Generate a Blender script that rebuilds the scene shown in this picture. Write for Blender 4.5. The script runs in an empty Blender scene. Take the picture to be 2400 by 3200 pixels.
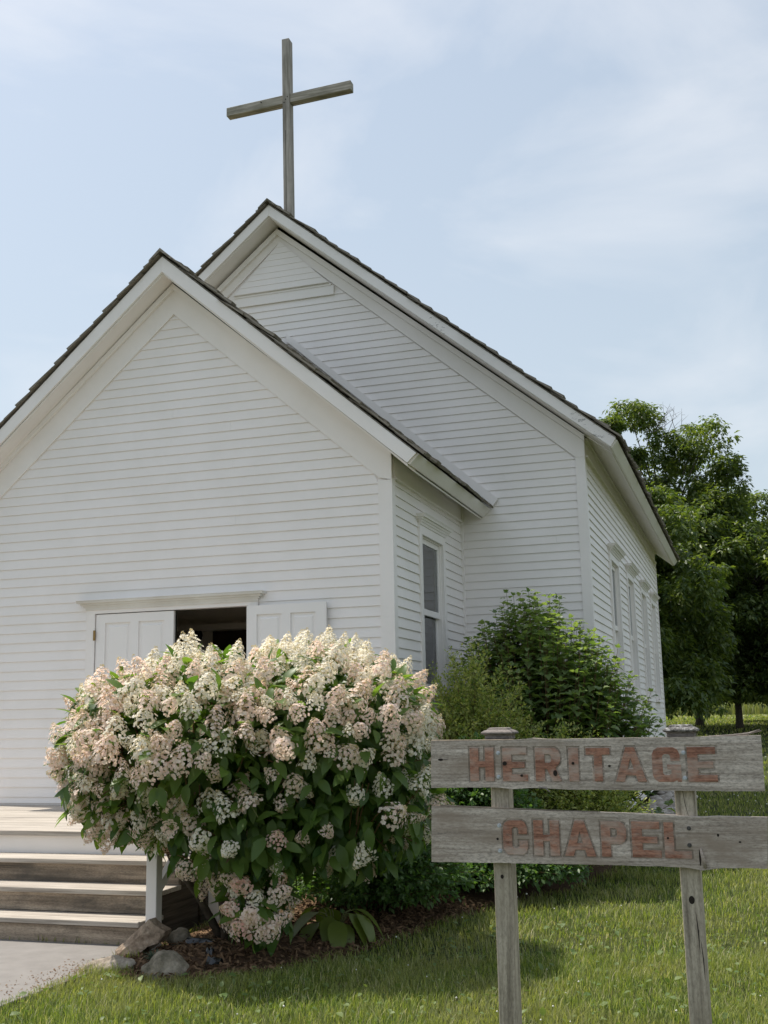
import bpy, bmesh, math, random
import numpy as np
from mathutils import Vector, Matrix, noise as mnoise
from mathutils.geometry import tessellate_polygon

random.seed(7)
rng = np.random.default_rng(7)
scene = bpy.context.scene
C = scene.collection

# ------------------------------------------------------------------ camera, world, sun, exposure
cam_d = bpy.data.cameras.new("camera")
cam = bpy.data.objects.new("camera", cam_d)
C.objects.link(cam)
CAM = Vector((6.4308, -11.6668, 1.6851))
_r = Vector((0.95055, 0.30993, -0.01981)); _u = Vector((0.07533, -0.16820, 0.98287)); _f = Vector((-0.30129, 0.93576, 0.18323))
cam.matrix_world = Matrix(((_r.x, _u.x, -_f.x, CAM.x), (_r.y, _u.y, -_f.y, CAM.y), (_r.z, _u.z, -_f.z, CAM.z), (0, 0, 0, 1)))
cam_d.sensor_fit = 'VERTICAL'; cam_d.sensor_height = 36.0; cam_d.lens = 38.975
cam_d.clip_start = 0.1; cam_d.clip_end = 5000
scene.camera = cam

SUN = Vector((-0.53, 0.12, 1.0)).normalized()          # direction towards the sun
sun_el = math.asin(SUN.z)
sun_rot = math.atan2(SUN.x, SUN.y)
world = bpy.data.worlds.new("World"); scene.world = world; world.use_nodes = True
wn, wl = world.node_tree.nodes, world.node_tree.links
wn.clear()
w_out = wn.new('ShaderNodeOutputWorld'); w_bg = wn.new('ShaderNodeBackground')
sky = wn.new('ShaderNodeTexSky'); sky.sky_type = 'NISHITA'; sky.sun_disc = False
sky.sun_elevation = sun_el; sky.sun_rotation = sun_rot
sky.air_density = 1.0; sky.dust_density = 2.2; sky.ozone_density = 1.2; sky.altitude = 200
w_bg.inputs['Strength'].default_value = 0.099
tc = wn.new('ShaderNodeTexCoord')
mp = wn.new('ShaderNodeMapping'); mp.inputs['Scale'].default_value = (2.2, 2.2, 5.0); mp.inputs['Rotation'].default_value = (0.0, 0.25, 0.62)
mp.inputs['Location'].default_value = (2.85, 8.2, 3.1)
n1 = wn.new('ShaderNodeTexNoise'); n1.inputs['Scale'].default_value = 1.5; n1.inputs['Detail'].default_value = 7; n1.inputs['Roughness'].default_value = 0.52; n1.inputs['Distortion'].default_value = 0.5
r1 = wn.new('ShaderNodeValToRGB')
r1.color_ramp.elements[0].position = 0.46; r1.color_ramp.elements[0].color = (0.0, 0.0, 0.0, 1)
r1.color_ramp.elements[1].position = 0.78; r1.color_ramp.elements[1].color = (0.6, 0.6, 0.6, 1)
haze_mix = wn.new('ShaderNodeMixRGB'); haze_mix.inputs['Color2'].default_value = (3.40, 3.78, 3.88, 1)
cl_mix = wn.new('ShaderNodeMixRGB'); cl_mix.inputs['Color2'].default_value = (5.1, 5.15, 5.3, 1)
wl.new(tc.outputs['Generated'], mp.inputs['Vector']); wl.new(mp.outputs['Vector'], n1.inputs['Vector'])
wl.new(n1.outputs['Fac'], r1.inputs['Fac']); wl.new(r1.outputs['Color'], cl_mix.inputs['Fac'])
sep = wn.new('ShaderNodeSeparateXYZ'); hz = wn.new('ShaderNodeMapRange')                     # haze thickens towards the horizon all round
hz.inputs['From Min'].default_value = 0.0; hz.inputs['From Max'].default_value = 0.75; hz.inputs['To Min'].default_value = 0.82; hz.inputs['To Max'].default_value = 0.45
wl.new(tc.outputs['Generated'], sep.inputs[0]); wl.new(sep.outputs['Z'], hz.inputs['Value']); wl.new(hz.outputs['Result'], haze_mix.inputs['Fac'])
wl.new(sky.outputs['Color'], haze_mix.inputs['Color1']); wl.new(haze_mix.outputs['Color'], cl_mix.inputs['Color1'])
wl.new(cl_mix.outputs['Color'], w_bg.inputs['Color']); wl.new(w_bg.outputs['Background'], w_out.inputs['Surface'])

sun_d = bpy.data.lights.new("sun", 'SUN'); sun_d.energy = 2.65; sun_d.angle = math.radians(0.55); sun_d.color = (1.0, 0.94, 0.84)
sun = bpy.data.objects.new("sun", sun_d); C.objects.link(sun)
sun.rotation_euler = SUN.to_track_quat('Z', 'Y').to_euler(); sun.location = (-20, 10, 40)
scene.view_settings.view_transform = 'Standard'; scene.view_settings.look = 'None'
scene.view_settings.exposure = 0.97; scene.view_settings.gamma = 1.0; scene.view_settings.use_curve_mapping = False

# ------------------------------------------------------------------ helpers
BASE = {}                                                # world location of every object that serves as a parent
def tag(o, label=None, cat=None, group=None, kind=None):
    if label: o['label'] = label
    if cat: o['category'] = cat
    if group: o['group'] = group
    if kind: o['kind'] = kind
    return o
def thing(name, label, cat, loc=(0, 0, 0), rotz=0.0, group=None):
    o = bpy.data.objects.new(name, None); C.objects.link(o)
    o.location = loc; o.rotation_euler = (0, 0, rotz); o.empty_display_size = 0.2
    BASE[o.name] = Vector(loc)
    return tag(o, label, cat, group)
class MB:
    def __init__(s): s.v = []; s.f = []; s.m = []
    def add(s, vs, fs, m=0):
        b = len(s.v); s.v += [tuple(p) for p in vs]; s.f += [tuple(b + i for i in f) for f in fs]; s.m += [m] * len(fs); return s
    def hexa(s, p, m=0):                                 # 8 points: bottom ring 0-3, top ring 4-7
        return s.add(p, [(3, 2, 1, 0), (4, 5, 6, 7), (0, 1, 5, 4), (1, 2, 6, 5), (2, 3, 7, 6), (3, 0, 4, 7)], m)
    def box(s, x0, x1, y0, y1, z0, z1, m=0):
        return s.hexa([(x0, y0, z0), (x1, y0, z0), (x1, y1, z0), (x0, y1, z0), (x0, y0, z1), (x1, y0, z1), (x1, y1, z1), (x0, y1, z1)], m)
    def prism(s, poly, y0, y1, m=0, T=None):             # poly of (x, z), extruded along y
        n = len(poly); T = T or (lambda a, o, z: (a, o, z))
        vs = [T(a, y0, z) for a, z in poly] + [T(a, y1, z) for a, z in poly]
        fs = [tuple(range(n)), tuple(range(2 * n - 1, n - 1, -1))] + [(i, i + n, (i + 1) % n + n, (i + 1) % n) for i in range(n)]
        return s.add(vs, fs, m)
    def tube(s, path, rad, n=7, m=0, cap=True):
        path = [Vector(p) for p in path]; k = len(path)
        if not hasattr(rad, '__len__'): rad = [rad] * k
        rings = []
        for i, p in enumerate(path):
            d = (path[min(i + 1, k - 1)] - path[max(i - 1, 0)]).normalized()
            a = d.orthogonal().normalized() if i == 0 else (pa - d * pa.dot(d)).normalized()
            pa = a; b = d.cross(a)
            rings.append([p + (a * math.cos(2 * math.pi * j / n) + b * math.sin(2 * math.pi * j / n)) * rad[i] for j in range(n)])
        vs = [q for r in rings for q in r]
        fs = [(i * n + j, i * n + (j + 1) % n, (i + 1) * n + (j + 1) % n, (i + 1) * n + j) for i in range(k - 1) for j in range(n)]
        if cap: fs += [tuple(range(n - 1, -1, -1)), tuple(range((k - 1) * n, k * n))]
        return s.add(vs, fs, m)
    def mesh(s, name, mats, off=Vector((0, 0, 0)), smooth=False):
        me = bpy.data.meshes.new(name)
        me.from_pydata([(x - off[0], y - off[1], z - off[2]) for x, y, z in s.v], [], s.f)
        for m in (mats if isinstance(mats, (list, tuple)) else [mats]): me.materials.append(m)
        if any(s.m): me.polygons.foreach_set('material_index', s.m)
        if smooth: me.polygons.foreach_set('use_smooth', [True] * len(s.f))
        me.update(); return me
    def build(s, name, mats, parent=None, smooth=False, local=False, fix=True):
        off = Vector((0, 0, 0)) if (local or parent is None) else BASE.get(parent.name, Vector((0, 0, 0)))
        me = s.mesh(name, mats, off, smooth)
        if fix:
            bm = bmesh.new(); bm.from_mesh(me); bmesh.ops.recalc_face_normals(bm, faces=bm.faces); bm.to_mesh(me); bm.free()
        return link(name, me, parent)
def link(name, me, parent=None, mw=None):
    o = bpy.data.objects.new(name, me); C.objects.link(o)
    if parent is not None:
        o.parent = parent; BASE[o.name] = BASE.get(parent.name, Vector((0, 0, 0)))
    if mw is not None: o.matrix_local = mw
    return o
def bevel(o, w, seg=1):
    m = o.modifiers.new('edge', 'BEVEL'); m.width = w; m.segments = seg; m.limit_method = 'ANGLE'; return o
def scatter(name, tv, tf, R, P, mats, parent=None, mi=None, smooth=False):
    """joins len(P) transformed copies of a triangle/quad template into one mesh"""
    tv = np.asarray(tv, float); tf = np.asarray(tf, int); n, k = len(P), len(tv)
    V = np.einsum('mij,kj->mki', R, tv) + P[:, None, :]
    if parent is not None: V -= np.array(BASE.get(parent.name, Vector((0, 0, 0))))
    F = (tf[None] + (np.arange(n) * k)[:, None, None]).reshape(-1, tf.shape[1])
    me = bpy.data.meshes.new(name)
    me.vertices.add(n * k); me.vertices.foreach_set('co', V.ravel())
    me.loops.add(F.size); me.loops.foreach_set('vertex_index', F.ravel().astype(np.int32))
    me.polygons.add(len(F)); me.polygons.foreach_set('loop_start', (np.arange(len(F)) * tf.shape[1]).astype(np.int32))
    for m in (mats if isinstance(mats, (list, tuple)) else [mats]): me.materials.append(m)
    if mi is not None: me.polygons.foreach_set('material_index', np.repeat(mi, len(tf)).astype(np.int32))
    if smooth: me.polygons.foreach_set('use_smooth', np.ones(len(F), bool))
    me.update(calc_edges=True); me.validate()
    return link(name, me, parent)
def frames(X, Zh):
    """rotation matrices with local x along X and local z as near to Zh as possible"""
    X = X / np.linalg.norm(X, axis=1, keepdims=True)
    Y = np.cross(Zh, X); ny = np.linalg.norm(Y, axis=1, keepdims=True); Y = np.where(ny > 1e-4, Y / np.maximum(ny, 1e-4), np.array([[0, 1, 0]]))
    Zz = np.cross(X, Y)
    return np.stack([X, Y, Zz], axis=2)
def unit(n):
    v = rng.normal(size=(n, 3)); return v / np.linalg.norm(v, axis=1, keepdims=True)
def mat4(Rm, P): 
    m = Matrix(Rm.tolist()).to_4x4(); m.translation = Vector(P); return m
def sstep(a, b, x):
    t = np.clip((x - a) / (b - a), 0, 1); return t * t * (3 - 2 * t)
def terrain(x, y):
    return 1.2 * sstep(10, 42, y) + 0.0022 * np.clip(y - 42, 0, 70) + 0 * x

# ------------------------------------------------------------------ materials
def new_mat(name):
    m = bpy.data.materials.new(name); m.use_nodes = True
    n, l = m.node_tree.nodes, m.node_tree.links
    return m, n, l, n['Principled BSDF'], n['Material Output']
def N(n, t, **kw):
    o = n.new(t)
    for k, v in kw.items(): o.inputs[k].default_value = v
    return o
def ramp(n, stops):
    r = n.new('ShaderNodeValToRGB'); e = r.color_ramp.elements
    while len(e) < len(stops): e.new(0.5)
    for el, (p, c) in zip(e, stops): el.position = p; el.color = (*c, 1) if len(c) == 3 else c
    return r
def coords(n, l, scale):
    t = n.new('ShaderNodeTexCoord'); mpn = n.new('ShaderNodeMapping'); mpn.inputs['Scale'].default_value = scale
    l.new(t.outputs['Object'], mpn.inputs['Vector']); return mpn.outputs['Vector']
def mix(n, l, fac, a, b, mode='MIX'):
    m = n.new('ShaderNodeMixRGB'); m.blend_type = mode
    for k, v in (('Fac', fac), ('Color1', a), ('Color2', b)):
        if hasattr(v, 'links') or hasattr(v, 'is_linked'): l.new(v, m.inputs[k])
        elif isinstance(v, (int, float)): m.inputs[k].default_value = v
        else: m.inputs[k].default_value = (*v, 1)
    return m.outputs['Color']
def bump(n, l, h, strength, dist, bsdf):
    b = n.new('ShaderNodeBump'); b.inputs['Strength'].default_value = strength; b.inputs['Distance'].default_value = dist
    l.new(h, b.inputs['Height']); l.new(b.outputs['Normal'], bsdf.inputs['Normal'])
def paint(name, col=(0.885, 0.84, 0.815), stain=(0.60, 0.57, 0.50), amount=0.25, rough=0.5, peel=0.0):
    m, n, l, b, o = new_mat(name)
    big = N(n, 'ShaderNodeTexNoise', Scale=1.3, Detail=5.0, Roughness=0.6); l.new(coords(n, l, (1, 1, 1)), big.inputs['Vector'])
    fine = N(n, 'ShaderNodeTexNoise', Scale=5.0, Detail=6.0, Roughness=0.7); l.new(coords(n, l, (1.0, 1.0, 6.0)), fine.inputs['Vector'])
    r = ramp(n, [(0.42, (0, 0, 0)), (0.80, (amount,) * 3)]); l.new(big.outputs['Fac'], r.inputs['Fac'])
    c = mix(n, l, r.outputs['Color'], col, stain)
    r2 = ramp(n, [(0.60, (0, 0, 0)), (0.9, (amount * 1.2,) * 3)]); l.new(fine.outputs['Fac'], r2.inputs['Fac'])
    c = mix(n, l, r2.outputs['Color'], c, stain)
    if peel:
        pn = N(n, 'ShaderNodeTexNoise', Scale=9.0, Detail=8.0, Roughness=0.75); l.new(coords(n, l, (1.0, 1, 2.2)), pn.inputs['Vector'])
        pm = N(n, 'ShaderNodeTexNoise', Scale=0.9, Detail=2.0); l.new(coords(n, l, (1, 1, 1)), pm.inputs['Vector'])
        mul = n.new('ShaderNodeMath'); mul.operation = 'MULTIPLY'; l.new(pn.outputs['Fac'], mul.inputs[0]); l.new(pm.outputs['Fac'], mul.inputs[1])
        pr = ramp(n, [(0.400 - peel * 0.03, (0, 0, 0)), (0.415 - peel * 0.03, (0.85,) * 3)]); l.new(mul.outputs[0], pr.inputs['Fac'])
        c = mix(n, l, pr.outputs['Color'], c, (0.30, 0.29, 0.28))
    l.new(c, b.inputs['Base Color']); b.inputs['Roughness'].default_value = rough
    b.inputs['Specular IOR Level'].default_value = 0.35
    bump(n, l, fine.outputs['Fac'], 0.15, 0.004, b)
    return m
def wood(name, axis, pale, mid, dark, brown=None, brown_amt=0.0, grain=1.0, blotch=1.0, rough=0.85, knots=0.0, speckle=0.0):
    m, n, l, b, o = new_mat(name)
    s = [26.0 * grain] * 3; s['xyz'.index(axis)] = 1.3 * grain
    g = N(n, 'ShaderNodeTexNoise', Scale=1.0, Detail=8.0, Roughness=0.68, Distortion=0.6); l.new(coords(n, l, s), g.inputs['Vector'])
    s2 = [70.0 * grain] * 3; s2['xyz'.index(axis)] = 2.5 * grain
    g2 = N(n, 'ShaderNodeTexNoise', Scale=1.0, Detail=4.0, Roughness=0.6, Distortion=0.3); l.new(coords(n, l, s2), g2.inputs['Vector'])
    bl = N(n, 'ShaderNodeTexNoise', Scale=4.0 * blotch, Detail=5.0, Roughness=0.65); sb = [1.0] * 3; sb['xyz'.index(axis)] = 0.4; l.new(coords(n, l, sb), bl.inputs['Vector'])
    r = ramp(n, [(0.28, dark), (0.5, mid), (0.74, pale)]); l.new(g.outputs['Fac'], r.inputs['Fac'])
    r2 = ramp(n, [(0.33, (0.45, 0.43, 0.41)), (0.55, (1, 1, 1))]); l.new(g2.outputs['Fac'], r2.inputs['Fac'])
    c = mix(n, l, 0.7, r.outputs['Color'], r2.outputs['Color'], 'MULTIPLY')
    if speckle:
        sp_ = N(n, 'ShaderNodeTexNoise', Scale=120.0, Detail=5.0, Roughness=0.75); s3 = [1.0] * 3; s3['xyz'.index(axis)] = 0.35; l.new(coords(n, l, s3), sp_.inputs['Vector'])
        rs_ = ramp(n, [(0.36, (1 - speckle,) * 3), (0.56, (1, 1, 1))]); l.new(sp_.outputs['Fac'], rs_.inputs['Fac'])
        c = mix(n, l, 0.9, c, rs_.outputs['Color'], 'MULTIPLY')
    if brown:
        r3 = ramp(n, [(0.45, (0, 0, 0)), (0.68, (brown_amt,) * 3)]); l.new(bl.outputs['Fac'], r3.inputs['Fac'])
        c = mix(n, l, r3.outputs['Color'], c, brown)
    if knots:
        sk = [3.4] * 3; sk['xyz'.index(axis)] = 1.7
        vo = N(n, 'ShaderNodeTexVoronoi', Scale=1.0); l.new(coords(n, l, sk), vo.inputs['Vector'])
        r4 = ramp(n, [(0.05, (knots,) * 3), (0.16, (0, 0, 0))]); l.new(vo.outputs['Distance'], r4.inputs['Fac'])
        c = mix(n, l, r4.outputs['Color'], c, (0.03, 0.022, 0.016))
    l.new(c, b.inputs['Base Color']); b.inputs['Roughness'].default_value = rough; b.inputs['Specular IOR Level'].default_value = 0.2
    bump(n, l, g2.outputs['Fac'], 0.5, 0.004, b)
    return m
def leaf(name, c1, c2, trans=0.35, rough=0.45, tint=(1.5, 1.7, 0.7), spec=0.35, obj_rand=False, c3=None, patch=None):
    m, n, l, b, o = new_mat(name)
    geo = n.new('ShaderNodeNewGeometry'); src = geo.outputs['Random Per Island']
    if obj_rand:
        oi = n.new('ShaderNodeObjectInfo'); src = oi.outputs['Random']
    r = ramp(n, [(0.0, c1), (1.0, c2)] if c3 is None else [(0.0, c1), (0.72, c2), (0.86, c2), (0.93, c3)]); l.new(src, r.inputs['Fac']); c = r.outputs['Color']
    if patch:
        pn = N(n, 'ShaderNodeTexNoise', Scale=patch[1], Detail=3.0); l.new(coords(n, l, (1, 1, 1)), pn.inputs['Vector'])
        pr = ramp(n, [(0.40, (0, 0, 0)), (0.66, (patch[2],) * 3)]); l.new(pn.outputs['Fac'], pr.inputs['Fac'])
        c = mix(n, l, pr.outputs['Color'], c, patch[0])
    l.new(c, b.inputs['Base Color']); b.inputs['Roughness'].default_value = rough; b.inputs['Specular IOR Level'].default_value = spec
    t = n.new('ShaderNodeBsdfTranslucent'); tm = n.new('ShaderNodeVectorMath'); tm.operation = 'MULTIPLY'
    l.new(c, tm.inputs[0]); tm.inputs[1].default_value = tint; l.new(tm.outputs[0], t.inputs['Color'])
    ms = n.new('ShaderNodeMixShader'); ms.inputs['Fac'].default_value = trans
    l.new(b.outputs['BSDF'], ms.inputs[1]); l.new(t.outputs['BSDF'], ms.inputs[2]); l.new(ms.outputs['Shader'], o.inputs['Surface'])
    return m
def plain(name, col, rough=0.6, metal=0.0, noise_amt=0.15, scale=20.0, bumpd=0.0, spec=0.4):
    m, n, l, b, o = new_mat(name)
    nz = N(n, 'ShaderNodeTexNoise', Scale=scale, Detail=6.0, Roughness=0.65); l.new(coords(n, l, (1, 1, 1)), nz.inputs['Vector'])
    r = ramp(n, [(0.3, tuple(c * (1 - noise_amt) for c in col)), (0.7, tuple(min(1, c * (1 + noise_amt)) for c in col))]); l.new(nz.outputs['Fac'], r.inputs['Fac'])
    l.new(r.outputs['Color'], b.inputs['Base Color']); b.inputs['Roughness'].default_value = rough; b.inputs['Metallic'].default_value = metal
    b.inputs['Specular IOR Level'].default_value = spec
    if bumpd: bump(n, l, nz.outputs['Fac'], 0.6, bumpd, b)
    return m
def rock_mat(name, a, b_, c3, scale=9.0):
    m, n, l, b, o = new_mat(name)
    nz = N(n, 'ShaderNodeTexNoise', Scale=scale, Detail=9.0, Roughness=0.7); l.new(coords(n, l, (1, 1, 1)), nz.inputs['Vector'])
    n2 = N(n, 'ShaderNodeTexNoise', Scale=scale * 5, Detail=6.0, Roughness=0.7); l.new(coords(n, l, (1, 1, 1)), n2.inputs['Vector'])
    r = ramp(n, [(0.32, a), (0.5, b_), (0.68, c3)]); l.new(nz.outputs['Fac'], r.inputs['Fac'])
    r2 = ramp(n, [(0.35, (0.6, 0.6, 0.6)), (0.6, (1, 1, 1))]); l.new(n2.outputs['Fac'], r2.inputs['Fac'])
    l.new(mix(n, l, 0.8, r.outputs['Color'], r2.outputs['Color'], 'MULTIPLY'), b.inputs['Base Color'])
    b.inputs['Roughness'].default_value = 0.9; b.inputs['Specular IOR Level'].default_value = 0.2
    bump(n, l, n2.outputs['Fac'], 0.7, 0.01, b)
    return m

M_WHITE = paint('white_siding_paint')
M_TRIM = paint('white_trim_paint', (0.885, 0.84, 0.81), (0.62, 0.58, 0.50), 0.22, 0.45)
M_PEEL = paint('peeling_white_paint', (0.87, 0.83, 0.80), (0.5, 0.48, 0.44), 0.35, 0.6, peel=1.0)
M_DOOR = paint('white_door_paint', (0.87, 0.835, 0.81), (0.6, 0.58, 0.54), 0.12, 0.4)
M_HEAD = paint('worn_lintel_paint', (0.78, 0.76, 0.72), (0.42, 0.36, 0.28), 0.55, 0.6)
M_SHAKE = wood('grey_cedar_shake', 'x', (0.46, 0.42, 0.36), (0.27, 0.24, 0.20), (0.07, 0.06, 0.048), (0.05, 0.055, 0.03), 0.6, 1.0, 1.4)
M_BEAM_Z = wood('weathered_beam_upright', 'z', (0.58, 0.53, 0.48), (0.44, 0.40, 0.36), (0.22, 0.20, 0.17), (0.13, 0.125, 0.10), 0.55, 0.5, 0.8)
M_BEAM_X = wood('weathered_beam_arm', 'x', (0.60, 0.55, 0.48), (0.45, 0.41, 0.35), (0.20, 0.18, 0.14), (0.10, 0.105, 0.07), 0.75, 0.5, 0.8)
M_SIGN = wood('grey_sign_board', 'x', (0.82, 0.73, 0.65), (0.64, 0.56, 0.485), (0.27, 0.22, 0.18), (0.30, 0.24, 0.19), 0.9, 0.9, 1.3, speckle=0.55)
M_LETTER = wood('rust_red_letter_paint', 'x', (0.54, 0.31, 0.225), (0.44, 0.22, 0.15), (0.22, 0.10, 0.07), (0.48, 0.395, 0.335), 0.9, 1.0, 3.2, speckle=0.5)
M_POST = wood('weathered_sign_post', 'z', (0.66, 0.58, 0.47), (0.50, 0.435, 0.345), (0.22, 0.19, 0.145), (0.22, 0.185, 0.13), 0.6, 0.7, 0.8, speckle=0.35)
M_CAP = rock_mat('lichen_post_cap', (0.03, 0.028, 0.028), (0.20, 0.19, 0.18), (0.72, 0.71, 0.70), 60.0)
M_CAPW = wood('grey_post_collar', 'x', (0.40, 0.36, 0.34), (0.25, 0.22, 0.20), (0.07, 0.06, 0.055), None, 0, 1.6, 1.0, speckle=0.5)
M_STEP_T = wood('pale_step_tread', 'x', (0.60, 0.55, 0.49), (0.50, 0.45, 0.39), (0.30, 0.26, 0.22), (0.36, 0.32, 0.28), 0.5, 0.7, 1.0)
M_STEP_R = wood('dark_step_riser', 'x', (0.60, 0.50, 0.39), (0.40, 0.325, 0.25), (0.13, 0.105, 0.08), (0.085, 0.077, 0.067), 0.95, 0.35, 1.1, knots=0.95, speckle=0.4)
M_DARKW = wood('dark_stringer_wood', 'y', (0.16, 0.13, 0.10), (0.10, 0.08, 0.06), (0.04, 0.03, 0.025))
M_CONC = plain('pale_concrete', (0.245, 0.23, 0.218), 0.9, 0, 0.10, 6.0, 0.003, 0.2)
M_INT = plain('vestibule_plaster', (0.66, 0.60, 0.52), 0.8, 0, 0.05, 3.0)
M_BLACK = plain('black_fitting', (0.02, 0.02, 0.02), 0.4)
M_PICT = plain('dark_picture_panel', (0.045, 0.028, 0.02), 0.4, 0, 0.5, 6.0)
M_BRASS = plain('tarnished_brass', (0.30, 0.19, 0.07), 0.45, 0.8)
M_BOLT = plain('galvanised_bolt', (0.50, 0.53, 0.56), 0.45, 0.35, 0.1, 60)
M_BOLT2 = plain('rusty_dark_bolt', (0.09, 0.085, 0.08), 0.6, 0.4, 0.3, 80)
M_DARKHOLE = plain('dark_knot', (0.022, 0.016, 0.012), 0.9)
M_PLASTIC = plain('black_edging_plastic', (0.012, 0.013, 0.015), 0.18, 0, 0.2, 20, 0.004, 0.6)
M_CURT = plain('sheer_curtain', (0.85, 0.83, 0.78), 0.9)
M_BARK = plain('brown_bark', (0.075, 0.058, 0.042), 0.95, 0, 0.45, 30.0, 0.02, 0.2)
M_BARKG = plain('grey_bark', (0.085, 0.072, 0.058), 0.95, 0, 0.45, 14.0, 0.02, 0.2)
M_TWIG = plain('bare_twig', (0.16, 0.14, 0.12), 0.9)
M_STEM = plain('reddish_stem', (0.14, 0.085, 0.04), 0.7)
M_STEMG = plain('green_stem', (0.14, 0.15, 0.05), 0.7)
def glass_mat():
    m, n, l, b, o = new_mat('window_glass')
    b.inputs['Base Color'].default_value = (1, 1, 1, 1); b.inputs['Roughness'].default_value = 0.03
    b.inputs['Transmission Weight'].default_value = 0.0
    gl = n.new('ShaderNodeBsdfGlossy'); gl.inputs['Roughness'].default_value = 0.02; gl.inputs['Color'].default_value = (0.95, 0.97, 1, 1)
    tr = n.new('ShaderNodeBsdfTransparent'); tr.inputs['Color'].default_value = (0.86, 0.88, 0.87, 1)
    fr = n.new('ShaderNodeFresnel'); fr.inputs['IOR'].default_value = 2.3
    ms = n.new('ShaderNodeMixShader'); l.new(fr.outputs['Fac'], ms.inputs['Fac']); l.new(tr.outputs['BSDF'], ms.inputs[1]); l.new(gl.outputs['BSDF'], ms.inputs[2])
    l.new(ms.outputs['Shader'], o.inputs['Surface']); return m
M_GLASS = glass_mat()
M_PETAL = [leaf('cream_petal', (0.92, 0.87, 0.72), (0.94, 0.90, 0.83), 0.48, 0.6, (1.0, 0.97, 0.9), 0.2),
           leaf('blush_petal', (0.94, 0.87, 0.76), (0.93, 0.74, 0.65), 0.48, 0.6, (1.0, 0.92, 0.88), 0.2),
           leaf('pink_petal', (0.93, 0.80, 0.69), (0.87, 0.52, 0.44), 0.48, 0.6, (1.0, 0.85, 0.82), 0.2)]
M_FERT = leaf('straw_floret', (0.74, 0.62, 0.36), (0.82, 0.73, 0.50), 0.35, 0.7, (1, 1, 0.8), 0.2)
M_HLEAF = leaf('hydrangea_leaf', (0.042, 0.095, 0.024), (0.125, 0.190, 0.045), 0.44, 0.42, (2.2, 2.3, 0.7), 0.4)
M_VLEAF = leaf('viburnum_leaf', (0.090, 0.150, 0.056), (0.225, 0.285, 0.120), 0.42, 0.42, (1.9, 2.0, 0.7), 0.45)
M_SLEAF = leaf('spirea_leaf', (0.12, 0.19, 0.050), (0.42, 0.43, 0.16), 0.44, 0.5, (1.6, 1.6, 0.7), 0.35)
M_CLEAF = leaf('cotoneaster_leaf', (0.050, 0.105, 0.034), (0.115, 0.185, 0.060), 0.38, 0.45, (1.8, 2.0, 0.7), 0.35)
M_HOSTA = leaf('hosta_leaf', (0.11, 0.155, 0.03), (0.16, 0.20, 0.04), 0.3, 0.4, (1.6, 1.7, 0.5), 0.4)
M_OAK = leaf('oak_leaf', (0.052, 0.094, 0.032), (0.150, 0.190, 0.055), 0.42, 0.42, (1.9, 1.9, 0.6), 0.45)
M_GRASS = leaf('grass_blade', (0.034, 0.082, 0.016), (0.265, 0.315, 0.074), 0.40, 0.5, (1.5, 1.6, 0.6), 0.3, c3=(0.50, 0.45, 0.28), patch=((0.34, 0.32, 0.15), 1.3, 0.55))
M_FESCUE = leaf('blue_fescue_blade', (0.07, 0.11, 0.075), (0.12, 0.16, 0.11), 0.25, 0.5, (1.2, 1.3, 1.0), 0.3)
M_CLOVER = plain('clover_white', (0.75, 0.74, 0.68), 0.8)
M_CHIP = leaf('mulch_chip', (0.10, 0.058, 0.034), (0.24, 0.155, 0.09), 0.0, 0.9, (1, 1, 1), 0.15)
M_MULCH = plain('brown_mulch', (0.105, 0.066, 0.042), 0.95, 0, 0.5, 45.0, 0.03, 0.1)
M_STONE = leaf('river_stone', (0.27, 0.235, 0.20), (0.50, 0.46, 0.41), 0.0, 0.8, (1, 1, 1), 0.25, obj_rand=True)
def ground_mat():
    m, n, l, b, o = new_mat('lawn_ground')
    a = N(n, 'ShaderNodeTexNoise', Scale=0.12, Detail=8.0, Roughness=0.65); l.new(coords(n, l, (1, 1, 1)), a.inputs['Vector'])
    f = N(n, 'ShaderNodeTexNoise', Scale=14.0, Detail=8.0, Roughness=0.75); l.new(coords(n, l, (1, 1, 1)), f.inputs['Vector'])
    r = ramp(n, [(0.3, (0.048, 0.064, 0.022)), (0.7, (0.090, 0.100, 0.038))]); l.new(a.outputs['Fac'], r.inputs['Fac'])
    r2 = ramp(n, [(0.3, (0.45, 0.47, 0.42)), (0.65, (1.1, 1.1, 1.0))]); l.new(f.outputs['Fac'], r2.inputs['Fac'])
    l.new(mix(n, l, 0.8, r.outputs['Color'], r2.outputs['Color'], 'MULTIPLY'), b.inputs['Base Color'])
    b.inputs['Roughness'].default_value = 0.95; b.inputs['Specular IOR Level'].default_value = 0.1
    bump(n, l, f.outputs['Fac'], 0.8, 0.05, b); return m
M_GROUND = ground_mat()

# ------------------------------------------------------------------ ground, path, bed
def axis(a, b, fine0, fine1, step, k=1.25):
    v = list(np.arange(fine0, fine1 + 1e-6, step)); s = step; x = fine1
    while x < b: s *= k; x += s; v.append(min(x, b))
    s = step; x = fine0
    while x > a: s *= k; x -= s; v.insert(0, max(x, a))
    return np.array(v)
gx, gy = axis(-900, 900, -8, 14, 1.0), axis(-120, 1800, -10, 50, 1.0)
X, Y = np.meshgrid(gx, gy); Zg = terrain(X, Y); nx = len(gx)
g = MB(); g.v = [tuple(p) for p in np.stack([X.ravel(), Y.ravel(), Zg.ravel()], 1)]
g.f = [(j * nx + i, j * nx + i + 1, (j + 1) * nx + i + 1, (j + 1) * nx + i) for j in range(len(gy) - 1) for i in range(nx - 1)]; g.m = [0] * len(g.f)
tag(g.build('ground', M_GROUND, smooth=True), kind='structure')

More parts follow.
